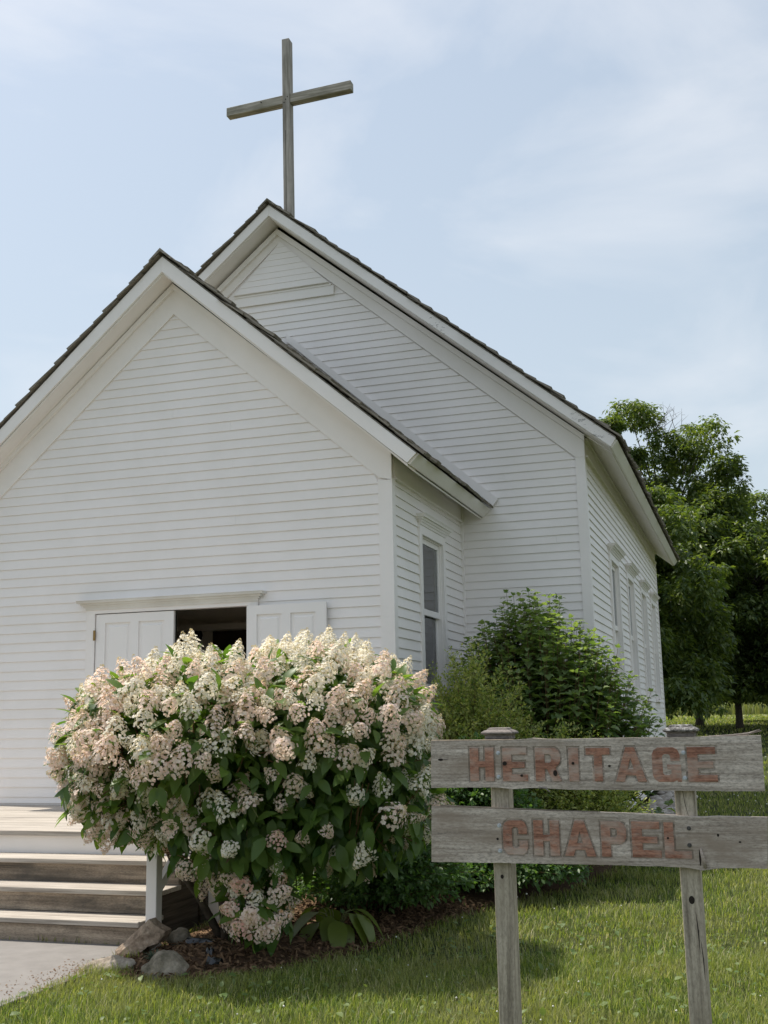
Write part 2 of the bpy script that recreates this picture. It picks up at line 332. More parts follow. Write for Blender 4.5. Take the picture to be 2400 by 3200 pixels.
PATH = [(-4.5, -3.72), (1.95, -3.72), (2.0, -4.1), (2.0, -4.6), (1.98, -5.0), (1.96, -5.4), (1.95, -6.2), (1.95, -12.0), (-4.5, -12.0)]
pm = MB(); n_ = len(PATH)
pm.add([(x, y, -0.02) for x, y in PATH] + [(x, y, 0.016) for x, y in PATH], [tuple(range(n_ - 1, -1, -1)), tuple(range(n_, 2 * n_))] + [(i, (i + 1) % n_, (i + 1) % n_ + n_, i + n_) for i in range(n_)])
tag(bevel(pm.build('concrete_path', M_CONC), 0.008, 2), kind='structure')

BED = [(1.98, -3.80), (2.02, -4.35), (2.30, -4.78), (2.75, -4.72), (3.15, -4.35), (3.55, -3.75), (3.80, -2.9), (3.95, -2.0), (4.25, -1.25), (4.6, -0.5), (4.9, 0.5), (4.95, 2.2), (4.6, 3.05), (2.85, 3.05), (2.85, 0.1), (2.0, -0.1), (1.98, -2.6)]
def in_poly(x, y, poly):
    x = np.asarray(x); y = np.asarray(y); c = np.zeros(x.shape, bool); j = len(poly) - 1
    for i in range(len(poly)):
        xi, yi = poly[i]; xj, yj = poly[j]
        c ^= ((yi > y) != (yj > y)) & (x < (xj - xi) * (y - yi) / (yj - yi + 1e-12) + xi); j = i
    return c
def edge_dist(x, y, poly):
    d = np.full(np.shape(x), 1e9)
    for i in range(len(poly)):
        a = np.array(poly[i]); b = np.array(poly[(i + 1) % len(poly)]); ab = b - a
        t = np.clip(((x - a[0]) * ab[0] + (y - a[1]) * ab[1]) / (ab @ ab), 0, 1)
        d = np.minimum(d, np.hypot(x - a[0] - t * ab[0], y - a[1] - t * ab[1]))
    return d
def bed_z(x, y):
    return 0.008 + 0.075 * sstep(0.0, 0.55, edge_dist(x, y, BED))
bx, by = np.arange(1.9, 5.8, 0.06), np.arange(-4.9, 3.2, 0.06)
BX, BY = np.meshgrid(bx, by); ins = in_poly(BX, BY, BED)
BZ = bed_z(BX, BY) + np.array([[0.018 * mnoise.noise(Vector((x * 6, y * 6, 0.3))) + 0.012 * mnoise.noise(Vector((x * 15, y * 15, 1.3))) for x in bx] for y in by])
BZ = np.where(ins, BZ, -0.03); k = len(bx)
b = MB(); b.v = [tuple(p) for p in np.stack([BX.ravel(), BY.ravel(), BZ.ravel()], 1)]
for j in range(len(by) - 1):
    for i in range(k - 1):
        if ins[j, i] or ins[j, i + 1] or ins[j + 1, i] or ins[j + 1, i + 1]:
            b.f.append((j * k + i, j * k + i + 1, (j + 1) * k + i + 1, (j + 1) * k + i))
b.m = [0] * len(b.f)
bed = tag(b.build('mulch_bed', M_MULCH, smooth=True), kind='structure')
P = np.stack([rng.uniform(1.95, 4.2, 9000), rng.uniform(-4.8, -1.4, 9000)], 1); P = P[in_poly(P[:, 0], P[:, 1], BED)]
Pz = bed_z(P[:, 0], P[:, 1]) + rng.uniform(0.0, 0.03, len(P)); Q = np.column_stack([P, Pz])
Rm = frames(unit(len(Q)) * [1, 1, 0.45], unit(len(Q)) * 0.6 + [0, 0, 1]) * rng.uniform(0.5, 1.5, (len(Q), 1, 1))
tag(scatter('mulch_chips', [(-.022, -.006, 0), (.022, -.006, 0), (.022, .006, 0), (-.022, .006, 0), (0, 0, .008)], [(0, 1, 4), (1, 2, 4), (2, 3, 4), (3, 0, 4)], Rm, Q, M_CHIP, bed), kind='stuff')

n = 420; gx_ = 2.0 - np.abs(rng.normal(0, .12, n)) - .25 * rng.random(n) ** 4; gy_ = rng.triangular(-5.5, -4.6, -4.1, n); Q = np.column_stack([gx_, gy_, np.full(n, .019)])
Rm = frames(unit(n) * [1, 1, .15], np.tile([0, 0, 1.], (n, 1))) * rng.uniform(.10, .5, (n, 1, 1))
tag(scatter('mulch_spill', [(-.022, -.008, 0), (.022, -.008, 0), (.022, .008, 0), (-.022, .008, 0), (0, 0, .010)], [(0, 1, 4), (1, 2, 4), (2, 3, 4), (3, 0, 4)], Rm, Q, M_CHIP, bed), kind='stuff')

# ------------------------------------------------------------------ the chapel
chapel = thing('chapel', 'white clapboard chapel with two stepped gables and an open front door', 'church', (0, 0, 0))
E_ = 0.115
MP, ZP = 0.875, 7.296                                       # porch roof slope, barge top at the ridge
MM, ZM = 0.832, 9.437                                       # nave roof
HP, HM, DY, YB = 2.75, 4.50, 3.252, 15.2                    # half widths, nave front plane, back
Tfront = lambda Yp: (lambda a, o, z: (a, Yp - o, z))
Tside = lambda Xp: (lambda a, o, z: (Xp + o, a, z))
def board(T, b0, b1, t0, t1, z0, z1, parent, o0=0.018, o1=0.005, mat=M_WHITE, nseg=1, wave=None):
    m = MB()
    if nseg == 1:
        j = random.uniform(-0.003, 0.003)
        m.hexa([T(b0, 0.0, z0), T(b0, o0, z0 + j), T(b1, o0, z0 + j), T(b1, 0.0, z0), T(t0, 0.0, z1), T(t0, o1, z1), T(t1, o1, z1), T(t1, 0.0, z1)])
    else:
        vs, fs = [], []
        for i in range(nseg + 1):
            u = i / nseg; ab = b0 + (b1 - b0) * u; at = t0 + (t1 - t0) * u; w0, w1 = wave(ab, z0), wave(at, z1)
            vs += [T(ab, -0.01, z0 + 0.0), T(ab, o0 + w0, z0), T(at, o1 + w1, z1), T(at, -0.01, z1)]
        for i in range(nseg):
            q = i * 4
            for e in range(4): fs.append((q + e, q + (e + 1) % 4, q + 4 + (e + 1) % 4, q + 4 + e))
        fs += [(0, 1, 2, 3), (nseg * 4 + 3, nseg * 4 + 2, nseg * 4 + 1, nseg * 4)]
        m.add(vs, fs)
    return m.build('siding_board', mat, parent)
def side_wall(T, z_lo, z_hi, zref, lim, opens, parent, **kw):
    """clapboards course by course; lim(z) -> (a0, a1) pairs list; opens: (a0, a1, z0, z1)"""
    kmin = math.floor((z_lo - zref) / E_); z = zref + kmin * E_
    while z < z_hi - 0.012:
        z0, z1 = max(z, z_lo), min(z + E_, z_hi); z += E_
        if z1 - z0 < 0.02: continue
        for (L0, L1), (U0, U1) in zip(lim(z0), lim(z1)):
            if L1 - L0 < 0.03: continue
            if U1 < U0: U0 = U1 = (U0 + U1) / 2
            cuts = sorted([o for o in opens if o[2] < (z0 + z1) / 2 < o[3] and o[1] > L0 and o[0] < L1])
            a, au = L0, U0
            for o in cuts:
                if o[0] - a > 0.01: board(T, a, o[0], au, o[0], z0, z1, parent, **kw)
                a = au = o[1]
            if L1 - a > 1.6 and random.random() < 0.14 and 'nseg' not in kw:      # butt joint between two lengths of board
                j = random.uniform(max(a, au) + 0.5, min(L1, U1) - 0.3) if min(L1, U1) - max(a, au) > 1.0 else None
                if j is not None:
                    board(T, a, j - 0.0008, au, j - 0.0008, z0, z1, parent, **kw); a = au = j + 0.0008
            if L1 - a > 0.01: board(T, a, L1, au, U1, z0, z1, parent, **kw)

# --- porch front wall
zi_p = lambda z: (6.663 - z) / 0.874
front = MB()
front.prism([(-HP, 0.30), (-1.02, 0.30), (-1.02, 3.0), (-HP, 3.0)], 0.0, 0.12)
front.prism([(1.04, 0.30), (HP, 0.30), (HP, 3.0), (1.04, 3.0)], 0.0, 0.12)
front.prism([(-HP, 3.0), (HP, 3.0), (HP, 4.60), (0, 7.0), (-HP, 4.60)], 0.0, 0.12)
front.box(-1.02, 1.04, 0.0, 0.12, 0.30, 0.70)
fw = front.build('wall', M_WHITE, chapel)
lim_p = lambda z: [(-min(2.62, zi_p(z)), min(2.62, zi_p(z)))]
side_wall(Tfront(0.0), 0.78, 6.655, 4.2996, lim_p, [(-1.12, 1.15, 0.7, 3.05)], fw)
for sx in (-1, 1):
    cb = MB()
    cb.box(min(sx * 2.62, sx * 2.782), max(sx * 2.62, sx * 2.782), -0.03, 0.0, 0.55, 4.33)
    cb.box(min(sx * 2.75, sx * 2.78), max(sx * 2.75, sx * 2.78), 0.0, 0.11, 0.55, 4.36)
    cb.box(min(sx * 2.735, sx * 2.786), max(sx * 2.735, sx * 2.786), -0.036, -0.026, 0.55, 4.33)
    cb.build('corner_board', M_TRIM, chapel)
    fz = MB().prism([(sx * 0.0, 6.663), (sx * 2.63, 4.365), (sx * 2.782, 4.33), (sx * 2.782, 4.63), (0, 6.99)], -0.034, -0.002)
    fz.build('frieze_board', M_TRIM, chapel)
    bd = MB().prism([(sx * 0.0, 6.97), (sx * 2.79, 4.575), (sx * 2.79, 4.64), (0, 7.05)], -0.075, -0.036)
    bd.build('bed_moulding', M_TRIM, chapel)
    bg = MB().prism([(0, ZP - 0.2), (sx * 3.06, ZP - 0.2 - MP * 3.06 + 0.01), (sx * 3.168, ZP - MP * 3.168 + 0.005), (0, ZP)], -0.345, -0.312)
    bevel(bg.build('barge_board', M_TRIM, chapel), 0.003)
    so = MB().prism([(0, 7.075), (sx * 3.055, 7.075 - MP * 3.055), (sx * 3.055, 7.10 - MP * 3.055), (0, 7.10)], -0.311, -0.002)
    so.build('soffit', M_TRIM, chapel)
    es = MB().prism([(sx * 2.782, 7.06 - MP * 2.782), (sx * 3.05, 7.06 - MP * 3.05), (sx * 3.05, 7.085 - MP * 3.05), (sx * 2.782, 7.085 - MP * 2.782)], 0.0, 3.25)
    es.build('soffit', M_TRIM, chapel)
    fa = MB().prism([(sx * 3.056, 4.425), (sx * 3.086, 4.418), (sx * 3.19, 4.525), (sx * 3.16, 4.545)], -0.311, 3.25)
    fa.build('fascia', M_TRIM, chapel)
    ef = MB(); ef.box(min(sx * 2.752, sx * 2.775), max(sx * 2.752, sx * 2.775), 0.11, 3.25, 4.36, 4.63)
    ef.box(min(sx * 2.775, sx * 2.80), max(sx * 2.775, sx * 2.80), 0.11, 3.25, 4.36, 4.385)
    ef.build('frieze_board', M_TRIM, chapel)
    fl = MB().prism([(sx * 0.146, 7.467), (sx * 3.313, 4.651), (sx * 3.235, 4.562), (sx * 0.146, 7.345)], 3.185, 3.222)
    fl.build('flashing_board', M_TRIM, chapel)

# --- porch side wall with its window
def wall_box(boxes, name='wall'):
    m = MB()
    for bb in boxes: m.box(*bb)
    return m.build(name, M_WHITE, chapel)
WY0, WY1, WZ0, WZ1 = 1.15, 2.15, 2.02, 3.90
pw = wall_box([(2.63, 2.75, 0.121, WY0, 0.30, 4.62), (2.63, 2.75, WY1, 3.252, 0.30, 4.62), (2.63, 2.75, WY0, WY1, 0.30, WZ0), (2.63, 2.75, WY0, WY1, WZ1, 4.62)])
side_wall(Tside(2.75), 0.55, 4.36, 4.2996, lambda z: [(0.11, 3.205)], [(1.05, 2.25, 1.94, 4.02)], pw, o0=0.022)
MB().box(2.752, 2.79, 3.205, 3.25, 0.4, 4.62).build('corner_board', M_TRIM, chapel)
wall_box([(-2.75, -2.63, 0.121, 3.252, 0.30, 4.62)])

def window(T, a0, a1, z0, z1, ca0, ca1, cz0, cz1, depth=0.10):
    """sash window in a wall; T(a, out, z).  a, z of the opening, then of the casing"""
    f = MB(); bx = lambda A0, A1, O0, O1, Z0, Z1: f.hexa([T(A0, O0, Z0), T(A1, O0, Z0), T(A1, O1, Z0), T(A0, O1, Z0), T(A0, O0, Z1), T(A1, O0, Z1), T(A1, O1, Z1), T(A0, O1, Z1)])
    bx(ca0, a0 + 0.012, -0.005, 0.035, cz0, cz1); bx(a1 - 0.012, ca1, -0.005, 0.035, cz0, cz1); bx(a0 + 0.012, a1 - 0.012, -0.005, 0.034, z1 - 0.012, cz1)
    bx(a0, a0 + 0.03, -depth, -0.005, z0, z1); bx(a1 - 0.03, a1, -depth, -0.005, z0, z1); bx(a0 + 0.03, a1 - 0.03, -depth, -0.005, z1 - 0.03, z1)
    w = f.build('window', M_TRIM, chapel)
    h = MB()
    for O, e, za, zb in ((0.045, 0.005, cz1, cz1 + 0.03), (0.065, 0.025, cz1 + 0.03, cz1 + 0.055), (0.085, 0.05, cz1 + 0.055, cz1 + 0.08), (0.115, 0.075, cz1 + 0.08, cz1 + 0.105), (0.13, 0.085, cz1 + 0.105, cz1 + 0.12)):
        h.hexa([T(ca0 - e, 0.0, za), T(ca1 + e, 0.0, za), T(ca1 + e, O, za), T(ca0 - e, O, za), T(ca0 - e, 0.0, zb), T(ca1 + e, 0.0, zb), T(ca1 + e, O + 0.01, zb), T(ca0 - e, O + 0.01, zb)])
    h.build('head_moulding', M_TRIM, w)
    s = MB().hexa([T(ca0 - 0.04, -0.02, cz0 - 0.05), T(ca1 + 0.04, -0.02, cz0 - 0.05), T(ca1 + 0.04, 0.08, cz0 - 0.05), T(ca0 - 0.04, 0.08, cz0 - 0.05), T(ca0 - 0.04, -0.02, cz0), T(ca1 + 0.04, -0.02, cz0), T(ca1 + 0.04, 0.07, cz0 - 0.01), T(ca0 - 0.04, 0.07, cz0 - 0.01)])
    s.build('sill', M_TRIM, w)
    zm = (z0 + z1) / 2
    for (Z0, Z1, O) in ((zm - 0.035, z1 - 0.03, -0.045), (z0, zm + 0.035, -0.085)):
        f = MB(); t = 0.045; A0, A1 = a0 + 0.03, a1 - 0.03
        bx = lambda p, q, r_, s_: f.hexa([T(p, O - 0.018, r_), T(q, O - 0.018, r_), T(q, O + 0.018, r_), T(p, O + 0.018, r_), T(p, O - 0.018, s_), T(q, O - 0.018, s_), T(q, O + 0.018, s_), T(p, O + 0.018, s_)])
        bx(A0, A0 + t, Z0, Z1); bx(A1 - t, A1, Z0, Z1); bx(A0 + t, A1 - t, Z0, Z0 + 0.075); bx(A0 + t, A1 - t, Z1 - 0.06, Z1)
        f.build('sash', M_TRIM, w)
        f = MB().hexa([T(A0 + t, O - 0.003, Z0 + 0.07), T(A1 - t, O - 0.003, Z0 + 0.07), T(A1 - t, O + 0.003, Z0 + 0.07), T(A0 + t, O + 0.003, Z0 + 0.07), T(A0 + t, O - 0.003, Z1 - 0.055), T(A1 - t, O - 0.003, Z1 - 0.055), T(A1 - t, O + 0.003, Z1 - 0.055), T(A0 + t, O + 0.003, Z1 - 0.055)])
        f.build('pane', M_GLASS, w)
    c = MB(); nn = 40
    vs = []
    for i in range(nn + 1):
        a = a0 + 0.02 + (a1 - a0 - 0.04) * i / nn; o = -0.132 + 0.014 * math.sin(i * 1.1) + 0.008 * math.sin(i * 2.7)
        vs += [T(a, o, z0 - 0.02), T(a, o, z1)]
    c.add(vs, [(2 * i, 2 * i + 2, 2 * i + 3, 2 * i + 1) for i in range(nn)])
    c.build('curtain', M_CURT, w, smooth=True, fix=False)
window(Tside(2.75), WY0, WY1, WZ0, WZ1, 1.05, 2.25, 1.99, 3.995)

# --- nave walls
nave = MB().prism([(-HM, 0.2), (HM, 0.2), (HM, 5.45), (0, 9.15), (-HM, 5.45)], DY + 0.001, DY + 0.14)
nw = nave.build('wall', M_WHITE, chapel)
zi_m = lambda z: (8.94 - z) / 0.864
def lim_m(z):
    hi = min(4.40, zi_m(z)); lo = 2.752 if z < 4.70 else (7.33 - z) / 0.89
    lo = max(lo, 0.0)
    return [(lo, hi), (-hi, -lo)]
side_wall(Tfront(DY), 0.45, 8.05, 4.2996 + 0.03, lim_m, [], nw)
PX0, PX1 = -0.73, 0.84                                        # little pediment above the ledge
z = 8.19
while z < 8.93:
    z1 = min(z + 0.098, 8.955); f0 = (8.96 - z) / 0.77; f1 = max((8.96 - z1) / 0.77, 0.01)
    board(Tfront(DY - 0.075), 0.055 + (PX0 - 0.055) * f0, 0.055 + (PX1 - 0.055) * f0, 0.055 + (PX0 - 0.055) * f1, 0.055 + (PX1 - 0.055) * f1, z, z1, nw, o0=0.008, o1=0.002); z = z1
MB().prism([(PX0 - 0.01, 8.185), (PX1 + 0.01, 8.185), (0.055, 8.955)], DY - 0.074, DY).build('pediment', M_TRIM, chapel)
lg = MB().box(PX0 - 0.02, PX1 + 0.03, DY - 0.05, DY, 8.15, 8.183)
lg.box(PX0 - 0.04, PX1 + 0.07, DY - 0.04, DY, 8.005, 8.15); lg.build('ledge', M_TRIM, chapel)
for sx in (-1, 1):
    cb = MB().box(min(sx * 4.40, sx * 4.532), max(sx * 4.40, sx * 4.532), DY - 0.032, DY, 0.4, 5.17)
    cb.box(min(sx * 4.50, sx * 4.53), max(sx * 4.50, sx * 4.53), DY, DY + 0.11, 0.4, 5.17); cb.build('corner_board', M_TRIM, chapel)
    MB().prism([(0.0, 8.955), (sx * 4.41, 5.15), (sx * 4.534, 5.15), (sx * 4.534, 5.40), (0, 9.13)], DY - 0.036, DY - 0.003).build('frieze_board', M_TRIM, chapel)
    MB().prism([(0.0, 9.09), (sx * 4.54, 5.365), (sx * 4.54, 5.45), (0, 9.19)], DY - 0.08, DY - 0.037).build('bed_moulding', M_TRIM, chapel)
    bg = MB().prism([(0, ZM - 0.172), (sx * 4.926, ZM - 0.172 - MM * 4.926), (sx * 5.0, ZM - MM * 5.0), (0, ZM)], DY - 0.397, DY - 0.36)
    bevel(bg.build('barge_board', M_PEEL if sx > 0 else M_TRIM, chapel), 0.003)
    MB().prism([(0, 9.25), (sx * 4.92, 9.25 - MM * 4.92), (sx * 4.92, 9.275 - MM * 4.92), (0, 9.275)], DY - 0.359, DY).build('soffit', M_TRIM, chapel)
    MB().prism([(sx * 4.53, 9.235 - MM * 4.53), (sx * 4.905, 9.235 - MM * 4.905), (sx * 4.905, 9.26 - MM * 4.905), (sx * 4.53, 9.26 - MM * 4.53)], DY + 0.002, 15.62).build('soffit', M_TRIM, chapel)
    MB().prism([(sx * 4.906, 5.165), (sx * 4.936, 5.160), (sx * 5.015, 5.255), (sx * 4.985, 5.275)], DY - 0.359, 15.64).build('fascia', M_TRIM, chapel)
    ef = MB().box(min(sx * 4.502, sx * 4.526), max(sx * 4.502, sx * 4.526), DY + 0.11, YB, 5.17, 5.46)
    ef.box(min(sx * 4.526, sx * 4.556), max(sx * 4.526, sx * 4.556), DY + 0.11, YB, 5.17, 5.20); ef.box(min(sx * 4.526, sx * 4.57), max(sx * 4.526, sx * 4.57), DY + 0.11, YB, 5.40, 5.44)
    ef.build('frieze_board', M_TRIM, chapel)
WINS = [(5.55, 6.60), (8.02, 9.07), (10.62, 11.67), (12.95, 14.0)]
boxes = [(4.38, 4.50, DY + 0.141, YB, 0.2, 2.0), (4.38, 4.50, DY + 0.141, YB, 4.05, 5.46)]
ys = [DY + 0.141] + [v for w in WINS for v in w] + [YB]
for i in range(0, len(ys), 2): boxes.append((4.38, 4.50, ys[i], ys[i + 1], 2.0, 4.05))
sw = wall_box(boxes)
def wave(a, z):
    return 0.035 * math.sin((a - 3.4) / 12 * math.pi) * max(0, min(1, (z - 1) / 4.0)) * 1.0
side_wall(Tside(4.50), 0.45, 5.17, 4.2996 + 0.03, lambda z: [(DY + 0.11, YB - 0.1)], [(a - 0.1, b_ + 0.1, 1.93, 4.16) for a, b_ in WINS], sw, o0=0.022, nseg=8, wave=wave)
for a, b_ in WINS: window(lambda a_, o, z_: (4.50 + o + 0.02, a_, z_), a, b_, 2.0, 4.05, a - 0.1, b_ + 0.1, 1.97, 4.14)
MB().box(4.50, 4.535, YB - 0.1, YB + 0.03, 0.4, 5.17).build('corner_board', M_TRIM, chapel)
wall_box([(-4.50, -4.38, DY + 0.141, YB, 0.2, 5.46)])
MB().prism([(-HM, 0.2), (HM, 0.2), (HM, 5.45), (0, 9.15), (-HM, 5.45)], YB - 0.14, YB).build('wall', M_WHITE, chapel)
MB().prism([(-5.0, 5.27), (-4.926, 5.17), (0, 9.265), (4.926, 5.17), (5.0, 5.27), (0, ZM)], 15.60, 15.635).build('barge_board', M_TRIM, chapel)

# --- roofs of split shakes
def shake_template():
    m = MB(); jit = [0, 0, 0, 0]
    return m.hexa([(-0.42, -.5, 0), (0, -.5, 0.018), (0, .5, 0.018), (-0.42, .5, 0), (-0.42, -.5, 0.006), (0, -.5, 0.046), (0, .5, 0.042), (-0.42, .5, 0.006)])
SHV, SHF = shake_template().v, shake_template().f
shake_me = shake_template().mesh('shingle', M_SHAKE)
def roof(zt, slope, xe, y0, y1, expo=0.235, cols=3):
    th = math.atan(slope); L = xe / math.cos(th)
    deck = MB().prism([(0, zt + 0.022), (xe, zt + 0.022 - slope * xe), (xe, zt - slope * xe), (0, zt), (-xe, zt - slope * xe), (-xe, zt + 0.022 - slope * xe)], y0 + 0.05, y1 - 0.02)
    rf = deck.build('roof', M_SHAKE, chapel)
    bulkR, bulkP = [], []
    for sx in (-1, 1):
        dx = np.array([sx * math.cos(th), 0, -math.sin(th)]); nz = np.array([sx * math.sin(th), 0, math.cos(th)]); dy = np.cross(nz, dx)
        i = 0; s = L + 0.05
        while s > 0.15:
            y = y0 + random.uniform(-0.015, 0.02); c = 0
            while y < y1:
                w = random.uniform(0.11, 0.24) if c < 12 else random.uniform(0.16, 0.30)
                sc = random.uniform(0.75, 1.35); ds = random.uniform(-0.035, 0.035)
                pos = dx * (s + ds) + nz * (0.022 + random.uniform(-0.002, 0.012)) + np.array([0, y + w / 2, zt])
                Rm = np.stack([dx * min(1.0, max(s - 0.02, 0.1) / 0.42), dy * (w - 0.006), nz * sc], 1)
                tl = random.gauss(0, .022); Rm = Rm @ np.array([[1, 0, tl * .4], [random.gauss(0, .03), 1, 0], [-tl, 0, 1]])
                if c < cols or (sx > 0 and i == 0 and c < 26):
                    link('shingle', shake_me, rf, mat4(Rm, pos))
                else:
                    bulkR.append(Rm); bulkP.append(pos)
                y += w; c += 1
            s -= expo; i += 1
    o = scatter('shingle_field', SHV, SHF, np.array(bulkR), np.array(bulkP), M_SHAKE, rf); o['kind'] = 'stuff'
    y = y0 - 0.02
    rc = MB()
    while y < y1:
        h = random.uniform(0.034, 0.044)
        for sx in (-1, 1):
            w = 0.15; a = [(0, zt + 0.05), (sx * w, zt + 0.055 - slope * w), (sx * w, zt + 0.055 - slope * w + h * 0.7), (0, zt + 0.05 + h)]
            MB.prism(rc, a, y, y + 0.26)
        y += 0.255
        rc.build('ridge_cap', M_SHAKE, rf); rc = MB()
    return rf
roof(ZP, MP, 3.17, -0.385, 3.18)
roof(ZM, MM, 5.0, DY - 0.44, 15.66, cols=2)

# --- front door, casing and lintel
cs = MB().box(-1.115, -1.0, -0.034, 0.0, 0.76, 3.04); cs.box(1.025, 1.14, -0.034, 0.0, 0.76, 3.04); cs.box(-1.0, 1.025, -0.033, 0.0, 2.995, 3.06)
cs.build('door_casing', M_TRIM, chapel)
ln = MB()
for O, e, za, zb in ((0.045, -0.0, 3.04, 3.07), (0.06, 0.02, 3.07, 3.095), (0.085, 0.05, 3.095, 3.12), (0.115, 0.085, 3.12, 3.142), (0.12, 0.09, 3.142, 3.152)):
    ln.hexa([(-1.125 - e, 0, za), (1.15 + e, 0, za), (1.15 + e, -O, za), (-1.125 - e, -O, za), (-1.125 - e, 0, zb), (1.15 + e, 0, zb), (1.15 + e, -O - 0.008, zb), (-1.125 - e, -O - 0.008, zb)])
ln.build('lintel', M_HEAD, chapel)
def door_leaf(x0, x1, yf, z0, z1, label=None):
    d = MB(); st = 0.125; xm = (x0 + x1) / 2; t = 0.04
    zs = [z0, z0 + 0.22, z0 + 0.82, z0 + 0.98, z1 - 0.105, z1]
    d.box(x0, x0 + st, yf, yf + t, z0, z1); d.box(x1 - st, x1, yf, yf + t, z0, z1)
    for a, b_ in ((zs[0], zs[1]), (zs[2], zs[3]), (zs[4], zs[5])): d.box(x0 + st, x1 - st, yf, yf + t, a, b_)
    for a, b_ in ((zs[1], zs[2]), (zs[3], zs[4])): d.box(xm - 0.055, xm + 0.055, yf, yf + t, a, b_)
    o = d.build('door', M_DOOR, chapel)
    if label: o['label'] = label
    for a, b_ in ((zs[1], zs[2]), (zs[3], zs[4])):
        for u0, u1 in ((x0 + st, xm - 0.055), (xm + 0.055, x1 - st)):
            p = MB().box(u0, u1, yf + 0.018, yf + t - 0.012, a, b_)
            p.hexa([(u0 + .03, yf + 0.018, a + .03), (u1 - .03, yf + 0.018, a + .03), (u1 - .03, yf + 0.018, b_ - .03), (u0 + .03, yf + 0.018, b_ - .03), (u0 + .05, yf + 0.006, a + .05), (u1 - .05, yf + 0.006, a + .05), (u1 - .05, yf + 0.006, b_ - .05), (u0 + .05, yf + 0.006, b_ - .05)])
            p.build('panel', M_DOOR, o)
    return o
dl = door_leaf(-0.99, 0.055, -0.018, 0.775, 2.985, 'closed white door leaf beside the dark opening')
for zc in (2.735, 1.4): MB().box(-1.012, -0.985, -0.045, -0.034, zc - 0.06, zc + 0.06).build('hinge', M_BRASS, dl)
dr = door_leaf(1.03, 2.0, -0.095, 0.775, 2.985, 'white door leaf swung fully open against the siding')
MB().box(0.02, 0.06, 0.022, 0.05, 0.775, 2.985).build('door_stop', M_BLACK, chapel)

# --- inside the vestibule
MB().box(-2.63, 2.63, 0.0, 3.25, 0.68, 0.755).build('floor', M_STEP_R, chapel)
MB().box(-2.63, 2.63, 0.121, 3.25, 3.75, 3.80).build('ceiling', M_INT, chapel)
ip = MB().box(-2.63, 2.63, 3.10, 3.2, 0.755, 3.75).build('interior_wall', M_INT, chapel)
MB().box(-2.63, -2.60, 0.121, 3.1, 0.755, 3.75).build('interior_wall', M_INT, chapel)
MB().box(-1.31, -1.25, 3.05, 3.1, 0.755, 3.03).build('door_casing', M_TRIM, ip)
MB().box(-1.54, -1.34, 3.06, 3.1, 2.3, 2.97).build('picture_frame', M_PICT, ip)
lm = MB().tube([(-1.19, 3.02, 3.03), (-1.18, 2.98, 3.0), (-1.17, 2.97, 2.94), (-1.18, 2.98, 2.87), (-1.19, 3.04, 2.85)], [0.02, 0.05, 0.06, 0.05, 0.02], 10)
lm.build('wall_lamp', M_BLACK, ip)
MB().box(-0.98, -0.43, 3.05, 3.1, 0.755, 2.99).build('inner_door', M_PICT, ip)
MB().box(-2.63, 2.63, 2.9, 3.1, 3.0, 3.09).build('ceiling_beam', M_INT, ip)

# ------------------------------------------------------------------ cross on the ridge
cross = thing('wooden_cross', 'tall weathered timber cross standing on the upper gable ridge', 'cross', (0.11, 3.37, 9.40))
CY0, CY1 = 3.300, 3.455
up = MB().hexa([(0.062, CY0, 9.30), (0.188, CY0, 9.30), (0.188, CY1, 9.30), (0.062, CY1, 9.30), (0.035, CY0, 12.51), (0.160, CY0, 12.51), (0.160, CY1, 12.51), (0.035, CY1, 12.51)])
bevel(up.build('upright', M_BEAM_Z, cross), 0.006)
ar = MB().hexa([(-0.955, CY0 + 0.035, 11.365), (1.205, CY0 - 0.01, 11.385), (1.205, CY1 - 0.03, 11.385), (-0.955, CY1, 11.365), (-0.955, CY0 + 0.035, 11.515), (1.205, CY0 - 0.01, 11.540), (1.205, CY1 - 0.03, 11.540), (-0.955, CY1, 11.515)])
for half in (-1, 1):
    a = MB()
    xs = (-0.955, 0.043) if half < 0 else (0.172, 1.205)
    za, zb = (11.365, 11.515), (11.385, 11.540)
    lerp = lambda x, p, q: p + (q - p) * (x + 0.955) / 2.16
    p8 = []
    for zi in (0, 1):
        for x, yy in ((xs[0], 0), (xs[1], 0), (xs[1], 1), (xs[0], 1)):
            p8.append((x, lerp(x, CY0 + 0.03, CY0 - 0.005) + yy * 0.135, lerp(x, za[zi], zb[zi])))
    bevel(a.hexa(p8).build('cross_arm', M_BEAM_X, cross), 0.006)
for bx_, bz_ in ((0.075, 11.385), (0.102, 11.435), (0.132, 11.475)):
    MB().tube([(bx_, CY0 - 0.006, bz_), (bx_, CY0 + 0.02, bz_)], 0.009, 8).build('bolt', M_DARKHOLE, cross)
MB().tube([(-0.33, CY0 + 0.0, 11.475), (-0.33, CY0 + 0.04, 11.475)], 0.009, 8).build('bolt', M_DARKHOLE, cross)
MB().tube([(0.112, CY0 - 0.002, 9.3), (0.100, CY0 - 0.002, 10.9)], 0.003, 4).build('crack', M_DARKHOLE, cross)

